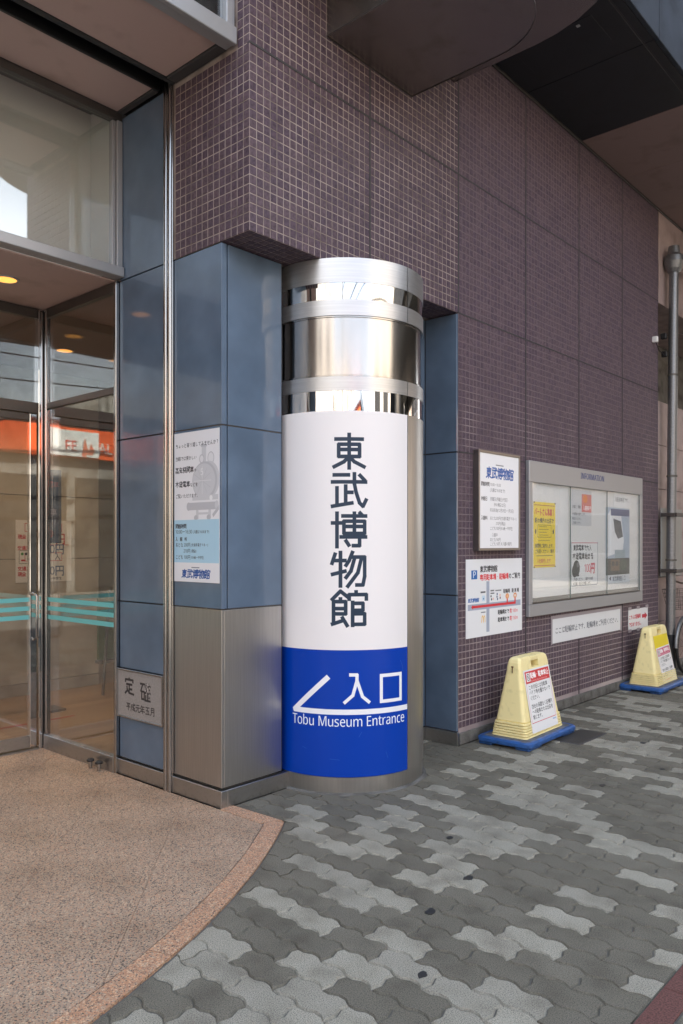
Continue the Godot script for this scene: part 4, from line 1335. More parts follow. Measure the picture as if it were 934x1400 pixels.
	var ban := thing("lobby_blue_sheet", "narrow upright dark blue sheet for a bluish patch at the glass near the corner post", "banner", Vector3(3.51, 0, -3.4))
	obj("sheet", plate(Vector3(3.40, 2.16, -3.4), Vector3(0.225, 0, 0), Vector3(0, -0.66, 0), 0.006), print_mat(bn), ban)
	obj("pole", bx(Vector3(3.50, 0.0, -3.42), Vector3(3.52, 2.17, -3.408), 0.002), M.alu_dark, ban)
	obj("foot", bx(Vector3(3.40, 0.0, -3.52), Vector3(3.62, 0.02, -3.3), 0.004), M.alu_dark, ban)
	# an easel further back
	var e := thing("display_easel", "dark display easel standing on the lobby floor beyond the beige wall", "easel", Vector3(4.4, 0, -3.75))
	for q in [0.0, 0.32]:
		var b := B.new()
		b.tube([Vector3(4.21 + q, 0, -3.67 - q * 0.3), Vector3(4.40 + q, 1.05, -3.85 - q * 0.3)], 0.016, 8)
		obj("leg", b, M.alu_dark, e)
	var rl := B.new()
	rl.tube([Vector3(4.72, 0, -4.05), Vector3(4.56, 1.0, -3.9)], 0.014, 8)
	obj("leg", rl, M.alu_dark, e)
	obj("shelf", bx(Vector3(4.22, 0.30, -3.83), Vector3(4.66, 0.33, -3.74), 0.003), M.alu_dark, e)
	obj("board", bx(Vector3(4.24, 0.332, -3.83), Vector3(4.64, 0.95, -3.80), 0.003), mat(lin(0.08, 0.13, 0.05), 0.6), e)

# ---------------------------------------------------------------- right end of the wall
func right_end() -> void:
	var w := thing("pink_panel_wall", "pink panelled wall beyond the end of the tiled wall, its upper storey standing forward", "wall", Vector3(10, 0, -0.2))
	for k in 7:
		for j in 6:
			obj("panel", bx(Vector3(9.03 + k * 1.0, 0.10 + j * 0.506, -0.3), Vector3(10.025 + k * 1.0, 0.601 + j * 0.506, -0.035), 0.002), M.pink, w)
		obj("upper_panel", bx(Vector3(9.03 + k * 1.0, 4.222, -0.7), Vector3(10.026 + k * 1.0, 5.268, 0.004), 0.002), M.pink, w)
	obj("plinth", bx(Vector3(9.02, 0, -0.3), Vector3(16.0, 0.097, -0.03), 0.003), M.concrete, w)
	obj("recess", bx(Vector3(9.02, 3.0, -1.2), Vector3(16, 5.2, -0.71), 0.0), M.stain, w)
	obj("core", bx(Vector3(9.02, 0, -0.9), Vector3(16, 3.13, -0.301), 0.0), M.dark, w)
	var t := thing("steel_pole", "galvanised steel pole with black rubber sleeve at the far end of the tiled wall", "pole", Vector3(9.12, 0, 0.11))
	var b := B.new()
	b.tube([Vector3(9.085, 0.42, 0.11), Vector3(9.20, 4.62, 0.11)], 0.052, 20)
	obj("tube", b, M.galv, t)
	var sl := B.new()
	sl.tube([Vector3(9.072, 0.0, 0.11), Vector3(9.087, 0.47, 0.11)], 0.062, 20)
	obj("sleeve", sl, M.rubber, t)
	var cap := B.new()
	cap.lathe([Vector2(0.06, 4.58), Vector2(0.085, 4.62), Vector2(0.11, 4.70), Vector2(0.105, 4.76), Vector2(0.07, 4.80), Vector2(0.06, 4.88), Vector2(0.0, 4.9)], Vector3(9.20, 0, 0.11), 20)
	obj("cap", cap, M.galv, t)
	for y in [1.30, 2.25, 3.4]:
		var cb := B.new()
		var x: float = 9.085 + (y - 0.42) * 0.0274
		cb.tube([Vector3(x, y, 0.11), Vector3(x + 0.0003, y + 0.02, 0.11)], 0.0585, 20)
		obj("band", cb, M.stain, t)
	var bt := B.new()
	bt.tube([Vector3(9.2, 4.72, 0.16), Vector3(9.45, 4.78, 0.2), Vector3(9.9, 4.7, 0.2), Vector3(10.6, 4.85, 0.2)], 0.03, 8)
	obj("cable", bt, M.rubber, t)
	var s := thing("pole_sign", "back of a grey metal sign clamped to the steel pole", "sign", Vector3(9.4, 1.5, 0.03))
	obj("panel", bx(Vector3(9.03, 1.12, 0.020), Vector3(9.72, 1.90, 0.026), 0.002), mat(lin(0.34, 0.34, 0.33), 0.5, 0.3), s)
	for y in [1.19, 1.82]:
		obj("bracket", bx(Vector3(9.02, y - 0.022, 0.176), Vector3(9.46, y + 0.022, 0.205), 0.004), M.alu_dark, s)
		obj("bracket", bx(Vector3(9.02, y - 0.02, 0.027), Vector3(9.05, y + 0.02, 0.1755), 0.003), M.alu_dark, s)
	var v := thing("unseen_viaduct_deck", "unseen viaduct deck out of view over the street, placed to darken the far end of the tiled wall", "viaduct", Vector3(13, 5.3, 5))  # out of view, placed to shade the right end of the wall
	obj("slab", bx(Vector3(9.0, 5.31, 1.11), Vector3(19.0, 6.9, 12.0), 0.02), M.concrete, v)
	for x in [9.4, 13.0, 16.6]: obj("beam", bx(Vector3(x, 4.9, 1.12), Vector3(x + 0.5, 5.309, 11.9), 0.02), M.concrete, v)
	for z in [11.0]: obj("column", bx(Vector3(13.6, -0.1, z), Vector3(14.6, 5.309, z + 0.9), 0.03), M.concrete, v)
	bicycle()
	var ck := thing("cable_hooks", "small cable hooks with a thin wire near the upper far end of the tiled wall", "hook", Vector3(8.9, 3.75, 0.02))
	for q in [Vector3(8.84, 3.77, 0.02), Vector3(9.08, 3.85, 0.03), Vector3(9.10, 3.65, 0.03)]: obj("hook", bx(q - Vector3(0.02, 0.035, 0.02), q + Vector3(0.02, 0.03, 0.04), 0.006), M.white if q.x < 8.9 else M.black, ck)
	var wr := B.new()
	wr.tube([Vector3(8.86, 3.74, 0.03), Vector3(8.93, 3.66, 0.04), Vector3(9.08, 3.64, 0.04)], 0.005, 6)
	wr.tube([Vector3(9.08, 3.85, 0.05), Vector3(9.5, 3.95, 0.06), Vector3(10.4, 4.18, 0.06)], 0.005, 6)
	obj("wire", wr, M.black, ck)

func ring(at: Vector3, rad: float, tube: float, axis_z := true, seg := 36) -> B:
	var b := B.new()
	var pts := []
	for k in seg + 1: pts.append(at + Vector3(cos(TAU * k / seg), sin(TAU * k / seg), 0) * rad)
	b.tube(pts, tube, 8, false)
	return b

func bicycle() -> void:
	var at := Vector3(9.33, 0.33, 0.20)
	var t := thing("parked_bicycle", "parked bicycle with wire front basket beyond the steel pole", "bicycle", Vector3(9.9, 0, 0.2))
	for k in 2:
		var c := at + Vector3(1.08 * k, 0, 0)
		var wh := obj("wheel", ring(c, 0.30, 0.019), M.rubber, t)
		obj("rim", ring(c, 0.278, 0.010), M.post, wh)
		var sp := B.new()
		for a in 14: sp.tube([c, c + Vector3(cos(TAU * a / 14), sin(TAU * a / 14), 0) * 0.275], 0.0018, 4, false)
		obj("spokes", sp, M.post, wh)
		var fd := B.new()
		var pts := []
		for m in 13:
			var a := deg_to_rad(-10.0 + 190.0 * m / 12.0)
			pts.append(c + Vector3(cos(a), sin(a), 0) * 0.335)
		fd.tube(pts, 0.022, 8)
		obj("mudguard", fd, M.galv, t)
	var f := B.new()
	var bb := at + Vector3(0.62, -0.06, 0)
	var hd := at + Vector3(0.18, 0.42, 0)
	var st := at + Vector3(0.80, 0.45, 0)
	for q in [[hd, bb], [bb, st], [bb, at + Vector3(1.08, 0, 0)], [at + Vector3(1.08, 0, 0), st - Vector3(0, 0.1, 0)], [at, hd], [hd, hd + Vector3(0.03, 0.25, 0)], [hd - Vector3(-0.02, 0.1, 0), st - Vector3(0.05, 0.2, 0)]]: f.tube(q, 0.016, 8)
	obj("frame", f, mat(lin(0.12, 0.12, 0.13), 0.35, 0.4), t)
	var h := B.new()
	h.tube([hd + Vector3(0.2, 0.3, -0.27), hd + Vector3(0.03, 0.28, -0.12), hd + Vector3(0.03, 0.28, 0.12), hd + Vector3(0.2, 0.3, 0.27)], 0.012, 8)
	obj("handlebar", h, M.post, t)
	var sd := B.new()
	sd.rings([PackedVector3Array([st + Vector3(-0.16, 0.02, -0.03), st + Vector3(0.1, 0.02, -0.1), st + Vector3(0.1, 0.02, 0.1), st + Vector3(-0.16, 0.02, 0.03)]), PackedVector3Array([st + Vector3(-0.15, 0.07, -0.025), st + Vector3(0.11, 0.1, -0.09), st + Vector3(0.11, 0.1, 0.09), st + Vector3(-0.15, 0.07, 0.025)])])
	obj("saddle", sd, M.rubber, t)
	var bk := B.new()
	var c0 := at + Vector3(-0.06, 0.42, 0)
	for j in 6:
		var y := j * 0.045
		var g := 0.12 + j * 0.008
		bk.tube([c0 + Vector3(-g, y, -g - 0.03), c0 + Vector3(g, y, -g - 0.03), c0 + Vector3(g, y, g + 0.03), c0 + Vector3(-g, y, g + 0.03), c0 + Vector3(-g, y, -g - 0.03)], 0.0025, 5)
	for i in 7:
		var s := -1.0 + i / 3.0
		for q in [[Vector3(-1, 0, s), 1], [Vector3(1, 0, s), 1], [Vector3(s, 0, -1), 1], [Vector3(s, 0, 1), 1]]:
			var d: Vector3 = q[0]
			bk.tube([c0 + Vector3(d.x * 0.12, 0, d.z * 0.15), c0 + Vector3(d.x * 0.16, 0.225, d.z * 0.19)], 0.002, 4, false)
	obj("basket", bk, M.black, t)

# ---------------------------------------------------------------- signs on the long wall
func wall_signs() -> void:
	var s := thing("opening_hours_sign", "white opening hours sign in a shallow steel box frame on the tiled wall", "sign", Vector3(5.44, 1.83, 0))
	var x0 := 5.128
	var x1 := 5.762
	var fr := B.new()
	fr.box(Vector3(x0, 1.443, 0.001), Vector3(x1, 1.462, 0.052), 0.002)
	fr.box(Vector3(x0, 2.194, 0.001), Vector3(x1, 2.214, 0.052), 0.002)
	fr.box(Vector3(x0, 1.4622, 0.001), Vector3(x0 + 0.018, 2.1938, 0.052), 0.002)
	fr.box(Vector3(x1 - 0.018, 1.4622, 0.001), Vector3(x1, 2.1938, 0.052), 0.002)
	obj("frame", fr, M.frame_steel, s)
	var b := Board.new(500, 612, Color8(240, 241, 244))
	var ink := Color8(92, 94, 100)
	write(b, "東武博物館", 74, 84, 78, Color8(26, 84, 164), 0.125, 0.92, 0.98, 0.1)
	b.rect(200, 66, 100, 7, Color8(130, 132, 140))
	var rows := [["開館時間", "10:00～16:30", 186], ["", "(入館は16:00まで)", 222], ["休館日", "月曜日(月曜日が祝日・", 280], ["", "　　休の場合は日)", 316], ["", "年末年始(12月29日～1月3日)", 352], ["入館料", "おとな200円(交通系電子マネー)", 404], ["", "　　　210円(現金)", 438], ["", "こども100円※4歳～中学生", 470], ["", "・入館中", 514], ["", "おとな160円", 544], ["", "こども 50円 ※入館の案内", 572]]
	for r in rows:
		if r[0]: write(b, r[0], 18, r[2], 27, ink, 0.13, 0.95)
		write(b, r[1], 128, r[2], 26, Color8(120, 121, 126), 0.08, 0.93)
	obj("sheet", plate(Vector3(x0 + 0.0182, 2.1936, 0.046), Vector3(x1 - x0 - 0.0364, 0, 0), Vector3(0, -0.7312, 0), 0.03), print_mat(b, 0.25), s)
	# the parking guide
	var p := Board.new(620, 440, Color8(238, 239, 241))
	var k := Color8(38, 38, 42)
	var red := Color8(222, 50, 58)
	var gr := Color8(168, 176, 194)
	p.rect(54, 62, 60, 50, Color8(30, 104, 180)); write(p, "P", 67, 60, 52, Color.WHITE, 0.1, 1.2)
	write(p, "東武博物館", 142, 38, 38, k, 0.12)
	write(p, "のご案内", write(p, "専用駐車場・駐輪場", 142, 86, 36, red, 0.13, 0.98), 86, 36, k, 0.12, 0.98)
	p.rect(212, 128, 32, 290, gr); p.rect(18, 252, 585, 34, gr)
	p.rect(60, 261, 484, 14, red); p.shape([Vector2(52, 268), Vector2(72, 254), Vector2(72, 282)], red); p.rect(438, 236, 14, 28, red); p.rect(530, 236, 14, 28, red)
	p.disc(445, 224, 20, 17, Color8(232, 158, 104)); p.disc(537, 224, 20, 17, Color8(232, 158, 104)); p.disc(537, 224, 9, 8, Color8(240, 232, 224)); p.disc(445, 224, 7, 9, Color8(248, 200, 150))
	write(p, "駐輪場", 400, 180, 25, k, 0.12); write(p, "駐 車 場", 498, 180, 25, k, 0.12, 0.96)
	write(p, "東武博物館", 18, 218, 24, Color8(26, 84, 164), 0.125, 0.95, 1.0, 0.12)
	p.rect(150, 184, 52, 9, Color8(90, 90, 94)); p.rect(164, 208, 34, 32, Color8(206, 224, 240)); p.disc(182, 226, 6, 5, Color8(70, 120, 170))
	p.rect(256, 180, 40, 8, Color8(120, 120, 124)); p.rect(256, 196, 42, 7, Color8(110, 110, 116)); p.rect(310, 182, 66, 7, Color8(130, 130, 134))
	for q in [[262, 216, 0], [268, 234, 0], [286, 232, 1], [328, 222, 2], [334, 236, 2], [330, 206, 2], [362, 214, 1], [364, 230, 3]]: p.disc(q[0], q[1], 6, 7, [Color8(60, 60, 60), Color8(240, 190, 170), Color8(50, 70, 120), Color8(120, 70, 80)][q[2]])
	write(p, "約 100m", write(p, "駐輪場まで ", 338, 300, 27, k, 0.13, 0.95), 300, 28, red, 0.12, 0.95)
	write(p, "約 150m", write(p, "駐車場まで ", 338, 344, 27, k, 0.13, 0.95), 344, 28, red, 0.12, 0.95)
	p.rect(154, 300, 48, 6, Color8(130, 130, 134))
	for q in [0, 19]: p.line([Vector2(160 + q, 360), Vector2(163 + q, 332), Vector2(169 + q, 322), Vector2(176 + q, 332), Vector2(179 + q, 360)], 5, Color8(238, 186, 70))
	tag(obj("parking_guide", plate(Vector3(5.024, 1.377, 0.004), Vector3(0.852, 0, 0), Vector3(0, -0.598, 0), 0.0035), print_mat(p)), "white parking guide sheet with a red route and blue P on the tiled wall", "notice")
	# taped paper notices
	var tape := pane_mat(Color(0.9, 0.9, 0.9), 0.3)
	tape = mat(Color(0.62, 0.58, 0.60), 0.35)
	var n := thing("no_bicycles_notice", "long white taped paper notice of one line of Japanese below the information board", "notice", Vector3(7.18, 0.7, 0))
	var nb := Board.new(1000, 160, Color8(228, 229, 230))
	for q in 4: nb.rect(q * 250, 0, 2, 160, Color8(214, 215, 217))
	write(nb, "ここは駐輪禁止です。駐輪場をご利用ください。", 40, 58, 44, Color8(84, 88, 96), 0.085, 0.97)
	obj("sheet", plate(Vector3(6.415, 0.832, 0.004), Vector3(1.53, 0, 0), Vector3(0, -0.222, 0), 0.003), print_mat(nb, 0.5), n)
	obj("tape", bx(Vector3(6.395, 0.826, 0.0042), Vector3(7.965, 0.856, 0.0046), 0.0), tape, n)
	obj("tape", bx(Vector3(7.93, 0.600, 0.0042), Vector3(7.97, 0.8258, 0.0046), 0.0), tape, n)
	obj("tape", bx(Vector3(6.395, 0.600, 0.0042), Vector3(6.425, 0.8258, 0.0046), 0.0), tape, n)
	var a := thing("red_arrow_notice", "small white taped paper notice with red lettering and red arrow", "notice", Vector3(8.42, 0.69, 0))
	var ab := Board.new(300, 130, Color8(230, 230, 231))
	var rd := Color8(196, 40, 60)
	write(ab, "こちらは駐輪場", 8, 34, 28, rd, 0.12, 0.9)
	write(ab, "ではありません。", 8, 80, 28, rd, 0.12, 0.9)
	ab.rect(206, 42, 46, 22, rd); ab.shape([Vector2(250, 30), Vector2(290, 53), Vector2(250, 76)], rd)
	obj("sheet", plate(Vector3(8.145, 0.80, 0.004), Vector3(0.545, 0, 0), Vector3(0, -0.22, 0), 0.003), print_mat(ab, 0.5), a)
	for q in [[8.14, 0.795], [8.37, 0.795], [8.62, 0.795], [8.14, 0.56], [8.37, 0.56], [8.62, 0.56]]: obj("tape", bx(Vector3(q[0], q[1], 0.0042), Vector3(q[0] + 0.085, q[1] + 0.032, 0.0046), 0.0), tape, a)

func information_board() -> void:
	var t := thing("information_board", "wide glazed aluminium information board on the tiled wall", "notice board", Vector3(7.27, 0.868, 0))
	var x0 := 5.945
	var x1 := 8.455
	obj("head_panel", bx(Vector3(x0, 2.016, 0.001), Vector3(x1, 2.196, 0.036), 0.004), M.alu, t)
	obj("foot_panel", bx(Vector3(x0, 0.880, 0.001), Vector3(x1, 0.985, 0.036), 0.004), M.alu, t)
	obj("side_frame", bx(Vector3(x0, 0.9855, 0.001), Vector3(x0 + 0.058, 2.0155, 0.036), 0.003), M.alu, t)
	obj("side_frame", bx(Vector3(x1 - 0.07, 0.9855, 0.001), Vector3(x1, 2.0155, 0.036), 0.003), M.alu, t)
	obj("backboard", bx(Vector3(x0 + 0.059, 0.986, 0.002), Vector3(x1 - 0.071, 2.015, 0.010), 0.0), M.white, t)
	obj("sill", bx(Vector3(x0 + 0.059, 0.986, 0.011), Vector3(x1 - 0.071, 1.034, 0.016), 0.002), M.alu_dark, t)
	var w := [[x0 + 0.059, 6.73, 0.026], [6.71, 7.56, 0.019], [7.543, x1 - 0.071, 0.026]]
	for k in 3:
		var q = w[k]
		var p := obj("pane", bx(Vector3(q[0], 1.0005, q[2]), Vector3(q[1], 2.0145, q[2] + 0.005), 0.0), M.glass, t)
		obj("pane_edge", bx(Vector3(q[1] - 0.006, 1.0005, q[2] - 0.0005), Vector3(q[1] + 0.003, 2.0145, q[2] + 0.0055), 0.001), mat(lin(0.05, 0.09, 0.08), 0.2), p)
		obj("pane_foot", bx(Vector3(q[0], 0.986, q[2] - 0.002), Vector3(q[1], 1.0, q[2] + 0.008), 0.001), M.alu_dark, p)
	var tm := TextMesh.new()
	tm.text = "INFORMATION"; tm.font = font; tm.font_size = 48; tm.pixel_size = 0.00165; tm.depth = 0.001
	var lt := MeshInstance3D.new()
	lt.name = "lettering"
	lt.mesh = tm
	lt.material_override = mat(lin(0.05, 0.07, 0.22), 0.5)
	t.add_child(lt)
	lt.position = Vector3(7.19, 2.128, 0.0372) - t.position
	lt.scale = Vector3(1.0, 0.98, 1.0)
	# the posters pinned inside
	var y := Board.new(200, 280, Color8(246, 218, 40))
	var red := Color8(206, 66, 34)
	var k := Color8(70, 66, 40)
	y.rect(6, 12, 188, 3, Color8(170, 90, 30))
	write(y, "パートさん急募！", 8, 26, 32, red, 0.13, 0.72)
	write(y, "駅の構内の出店で", 12, 68, 22, k, 0.12, 0.98)
	y.line([Vector2(36, 98), Vector2(160, 98), Vector2(160, 150), Vector2(36, 150), Vector2(36, 98)], 1.5, k)
	for j in 4: y.rect(50, 104 + j * 12, 70 + 16 * (j % 2), 2, Color8(120, 112, 60))
	y.disc(18, 126, 6, 10, Color8(50, 60, 40)); y.disc(180, 126, 6, 10, Color8(50, 60, 40))
	y.rect(40, 164, 110, 2, Color8(120, 112, 60))
	write(y, "時間等ご案内します。", 12, 178, 19, k, 0.1, 0.95); write(y, "ご利用ください、場内", 12, 202, 18, k, 0.1, 0.98)
	y.rect(24, 228, 150, 3, Color8(120, 112, 60))
	write(y, "入社案内します", 30, 242, 19, Color8(190, 80, 40), 0.11, 0.95)
	y.rect(6, 270, 188, 3, Color8(190, 80, 40))
	var yp := thing("yellow_poster", "yellow recruiting poster with red heading inside the information board", "poster", Vector3(6.26, 1.57, 0.01))
	obj("sheet", plate(Vector3(6.063, 1.855, 0.0125), Vector3(0.40, 0, 0), Vector3(0, -0.565, 0), 0.002), print_mat(y), yp)
	for q in [Vector3(6.07, 1.85, 0.0125), Vector3(6.456, 1.85, 0.0125), Vector3(6.07, 1.295, 0.0125), Vector3(6.456, 1.295, 0.0125)]: obj("pin", bx(q - Vector3(0.006, 0.006, 0.002), q + Vector3(0.006, 0.006, 0.004), 0.002), M.sealant, yp)
	var g := Board.new(220, 170, Color8(206, 208, 212))
	g.rect(110, 18, 110, 86, Color8(214, 120, 110)); g.disc(150, 40, 26, 20, Color8(232, 130, 40)); g.rect(118, 70, 100, 28, Color8(210, 60, 60))
	write(g, "入館案内", 122, 72, 24, Color.WHITE, 0.12)
	write(g, "月曜日　開館", 8, 74, 15, Color8(90, 90, 96)); write(g, "木造電車を案内します。", 8, 108, 14, Color8(70, 70, 76)); write(g, "専用の入口から", 8, 130, 14, Color8(110, 110, 116)); write(g, "ご利用ください", 8, 150, 14, Color8(90, 90, 96))
	tag(obj("grey_poster", plate(Vector3(6.785, 1.998, 0.0125), Vector3(0.43, 0, 0), Vector3(0, -0.335, 0), 0.002), print_mat(g)), "pale grey poster with red and orange blocks at the top of the information board", "poster")
	var l := Board.new(280, 205, Color8(236, 238, 238))
	l.line([Vector2(4, 2), Vector2(4, 198), Vector2(268, 200), Vector2(276, 190), Vector2(276, 2)], 3, Color8(60, 74, 96))
	l.rect(4, 4, 270, 3, Color8(200, 80, 90))
	write(l, "東武電車で大人", 20, 14, 27, Color8(40, 42, 46), 0.12); write(l, "木造電車始まる", 12, 50, 31, Color8(40, 42, 46), 0.14)
	l.disc(52, 120, 34, 36, Color8(36, 38, 40)); l.disc(34, 132, 26, 28, Color8(30, 32, 34)); l.disc(66, 104, 12, 12, Color8(110, 112, 116)); l.rect(20, 148, 60, 8, Color8(60, 60, 62))
	write(l, "100円", 130, 96, 50, Color8(206, 60, 80), 0.16, 0.95, 0.9, 0.1)
	write(l, "ご利用ください、入館中の専用", 16, 162, 15, Color8(60, 60, 66)); write(l, "※日曜、祝日は休館します。", 16, 182, 15, Color8(60, 60, 66))
	tag(obj("sale_poster", plate(Vector3(6.78, 1.515, 0.0125), Vector3(0.585, 0, 0), Vector3(0, -0.425, 0), 0.002), print_mat(l)), "white poster with black locomotive and red price below the grey poster", "poster")
	var tr := Board.new(300, 340, Color8(222, 228, 234))
	tr.rect(0, 0, 300, 230, Color8(168, 186, 206))
	tr.shape([Vector2(60, 8), Vector2(190, 30), Vector2(226, 150), Vector2(210, 196), Vector2(20, 220), Vector2(14, 40)], Color8(236, 240, 244))
	tr.shape([Vector2(92, 50), Vector2(186, 60), Vector2(214, 130), Vector2(150, 140), Vector2(110, 108)], Color8(40, 52, 66))
	tr.rect(60, 6, 240, 30, Color8(40, 58, 118)); tr.rect(110, 190, 130, 60, Color8(150, 170, 180))
	tr.rect(0, 228, 300, 74, Color8(44, 46, 40)); tr.rect(60, 234, 110, 50, Color8(110, 82, 50)); tr.rect(72, 242, 34, 20, Color8(40, 34, 30)); tr.rect(120, 242, 34, 20, Color8(40, 34, 30)); tr.disc(220, 258, 50, 26, Color8(40, 62, 36))
	tr.shape([Vector2(40, 318), Vector2(62, 308), Vector2(62, 328)], Color8(40, 42, 48)); write(tr, "東武博物館入口", 80, 308, 24, Color8(90, 100, 112), 0.1)
	tag(obj("train_poster", plate(Vector3(7.55, 1.86, 0.0125), Vector3(0.60, 0, 0), Vector3(0, -0.765, 0), 0.002), print_mat(tr, 0.3)), "poster with white train front above an old dark tramcar in the information board", "poster")
	var tx := Board.new(220, 90, Color8(238, 239, 240))
	write(tx, "入館者専用です。", 10, 28, 30, Color8(110, 114, 122), 0.09, 0.82)
	tag(obj("caption_strip", plate(Vector3(7.74, 2.017, 0.0128), Vector3(0.44, 0, 0), Vector3(0, -0.15, 0), 0.002), print_mat(tx)), "white caption strip above the train poster", "poster")

# ---------------------------------------------------------------- yellow caution stands
func rr(hx: float, hz: float, y: float, r: float, cz := 0.0, n := 4) -> PackedVector3Array:
	var p := PackedVector3Array()
	for c in 4:
		var sx := [1.0, -1.0, -1.0, 1.0]
		var sz := [1.0, 1.0, -1.0, -1.0]
		for k in n + 1:
			var a := PI / 2 * (c + float(k) / n)
			p.append(Vector3(sx[c] * (hx - r) + r * cos(a), y, cz + sz[c] * (hz - r) + r * sin(a)))
	return p

func stand(label: String, at: Vector3, turn: float, bd: Board, faded: bool) -> void:
	var t := thing("caution_stand", label, "caution stand", at, "yellow caution stands by the tiled wall")
	var b := B.new()
	b.rings([rr(0.405, 0.215, 0.02, 0.05), rr(0.412, 0.222, 0.028, 0.05), rr(0.412, 0.222, 0.05, 0.05), rr(0.40, 0.21, 0.062, 0.045)])
	for s in [[-1, -1], [1, -1], [-1, 1], [1, 1]]: b.box(Vector3(s[0] * 0.29 - 0.105, 0, s[1] * 0.15 - 0.055), Vector3(s[0] * 0.29 + 0.105, 0.021, s[1] * 0.15 + 0.055), 0.006)
	obj("base", b, M.plastic_blue, t, true)
	var dirt := B.new()
	dirt.rings([rr(0.372, 0.185, 0.0621, 0.04), rr(0.36, 0.175, 0.0632, 0.04)])
	obj("base_top", dirt, grainy(lin(0.15, 0.16, 0.19), 0.9, M.coarse, 4.0), t, true)
	# hollow pyramid-shaped body with ribs near the foot and a hand hole at the top
	var H := 0.64
	var hx := func(y: float) -> float: return lerpf(0.312, 0.232, (y - 0.06) / (H - 0.06))
	var hz := func(y: float) -> float: return lerpf(0.140, 0.046, (y - 0.06) / (H - 0.06))
	var body := B.new()
	var list := []
	for k in 6:
		var y := 0.062 + k * 0.019
		list.append(rr(hx.call(y) + 0.007, hz.call(y) + 0.007, y, 0.03)); list.append(rr(hx.call(y) + 0.006, hz.call(y) + 0.006, y + 0.0125, 0.03))
		list.append(rr(hx.call(y) - 0.011, hz.call(y) - 0.011, y + 0.0138, 0.03)); list.append(rr(hx.call(y) - 0.011, hz.call(y) - 0.011, y + 0.0178, 0.03))
	for y in [0.178, 0.36, 0.555]: list.append(rr(hx.call(y), hz.call(y), y, 0.028))
	body.rings(list)
	for s in [-1.0, 1.0]:
		var lobe := []
		for q in [[0.5552, 0.0], [0.60, 0.0], [0.622, 0.006], [0.634, 0.018], [0.64, 0.04]]:
			var r0 := PackedVector3Array()
			var o: float = hx.call(q[0]) - q[1]
			var z: float = hz.call(q[0]) - q[1] * 0.25
			var c := 0.062
			for v in [[c, -z], [o - 0.016, -z], [o, -z + 0.016], [o, z - 0.016], [o - 0.016, z], [c, z]]: r0.append(Vector3(v[0] * s, q[0], v[1]))
			lobe.append(r0)
		body.rings(lobe)
	body.box(Vector3(-0.0622, 0.602, -hz.call(0.6)), Vector3(0.0622, 0.638, hz.call(0.6)), 0.006)
	obj("body", body, M.yellow, t, true)
	var slope := (0.140 - 0.046) / (0.64 - 0.06)
	# the screw mark on the side
	var cr := B.new()
	var sx := -0.2575
	for q in [[0.0, 0.555, 0.004, 0.05], [0.0, 0.575, 0.016, 0.008]]:
		cr.box(Vector3(sx - 0.0012, q[1] - q[3] * 0.5, q[0] - q[2] * 0.5), Vector3(sx + 0.006, q[1] + q[3] * 0.5, q[0] + q[2] * 0.5))
	obj("rusty_clip", cr, mat(lin(0.10, 0.04, 0.015), 0.8), t, true)
	var y1 := 0.545
	var y0 := 0.088 if not faded else 0.07
	var top := Vector3(-0.208, y1, hz.call(y1) + 0.0035)
	var low := Vector3(-0.208, y0, hz.call(y0) + (0.0105 if not faded else 0.012))
	if faded:
		var yb := B.new()
		var pt := Vector3(-0.20, 0.55, hz.call(0.55) + 0.003)
		var pl := Vector3(-0.20, 0.40, hz.call(0.40) + 0.003)
		obj("yellow_patch", plate(pt, Vector3(0.41, 0, 0), pl - pt, 0.002), mat(lin(0.86, 0.68, 0.01), 0.5), t, true)
		top = Vector3(-0.19, 0.425, hz.call(0.425) + 0.006)
		low = Vector3(-0.10, 0.03, hz.call(0.06) + 0.006)
		obj("print", plate(top, Vector3(0.395, 0.012, 0.0), low - top, 0.002), print_mat(bd, 0.5), t, true)
	else:
		obj("print", plate(top, Vector3(0.432, 0, 0), low - top, 0.0025), print_mat(bd, 0.45), t, true)
	t.rotation.y = turn

func caution_print(faded: bool) -> Board:
	var b := Board.new(400, 440, Color8(236, 236, 236))
	var red := Color8(206, 46, 52) if not faded else Color8(206, 100, 130)
	var ink := Color8(70, 72, 76)
	b.line([Vector2(16, 14), Vector2(384, 14), Vector2(384, 372), Vector2(16, 372), Vector2(16, 14)], 2.5, red.lerp(Color.WHITE, 0.25))
	b.rect(14, 370, 372, 4, red)
	b.rect(14, 12, 372, 84, red)
	b.rect(30, 22, 56, 62, Color8(240, 236, 236)); b.disc(58, 53, 22, 25, ink); b.disc(58, 53, 17, 20, Color8(240, 236, 236)); b.seg(Vector2(44, 38), Vector2(72, 68), 4, ink); write(b, "P", 48, 38, 30, ink)
	write(b, "駐輪・駐車禁止", 92, 24, 42, Color.WHITE, 0.14, 0.97)
	write(b, "No Parking, Bicycles, Motorcycles", 92, 74, 17, Color8(250, 220, 220), 0.1, 1.05)
	var rows := ["この付近には自転車・", "バイク等を置かないで", "ください。", "", "当社の承諾なく店構内", "への駐車または出店を", "禁じます。"]
	var y := 108.0
	for r in rows:
		write(b, r, 40, y, 33, ink, 0.095, 0.98)
		y += 38.0 if r else 20.0
	b.rect(330, 384, 50, 10, Color8(170, 190, 224))
	return b

func caution_signs() -> void:
	stand("pale yellow no parking stand on a blue base, standing under the parking guide", Vector3(5.485, 0, 0.27), 0.03, caution_print(false), false)
	stand("yellow no parking stand with faded pink sheet slipping off, beside the steel pole", Vector3(8.285, 0, 0.215), 0.02, caution_print(true), true)

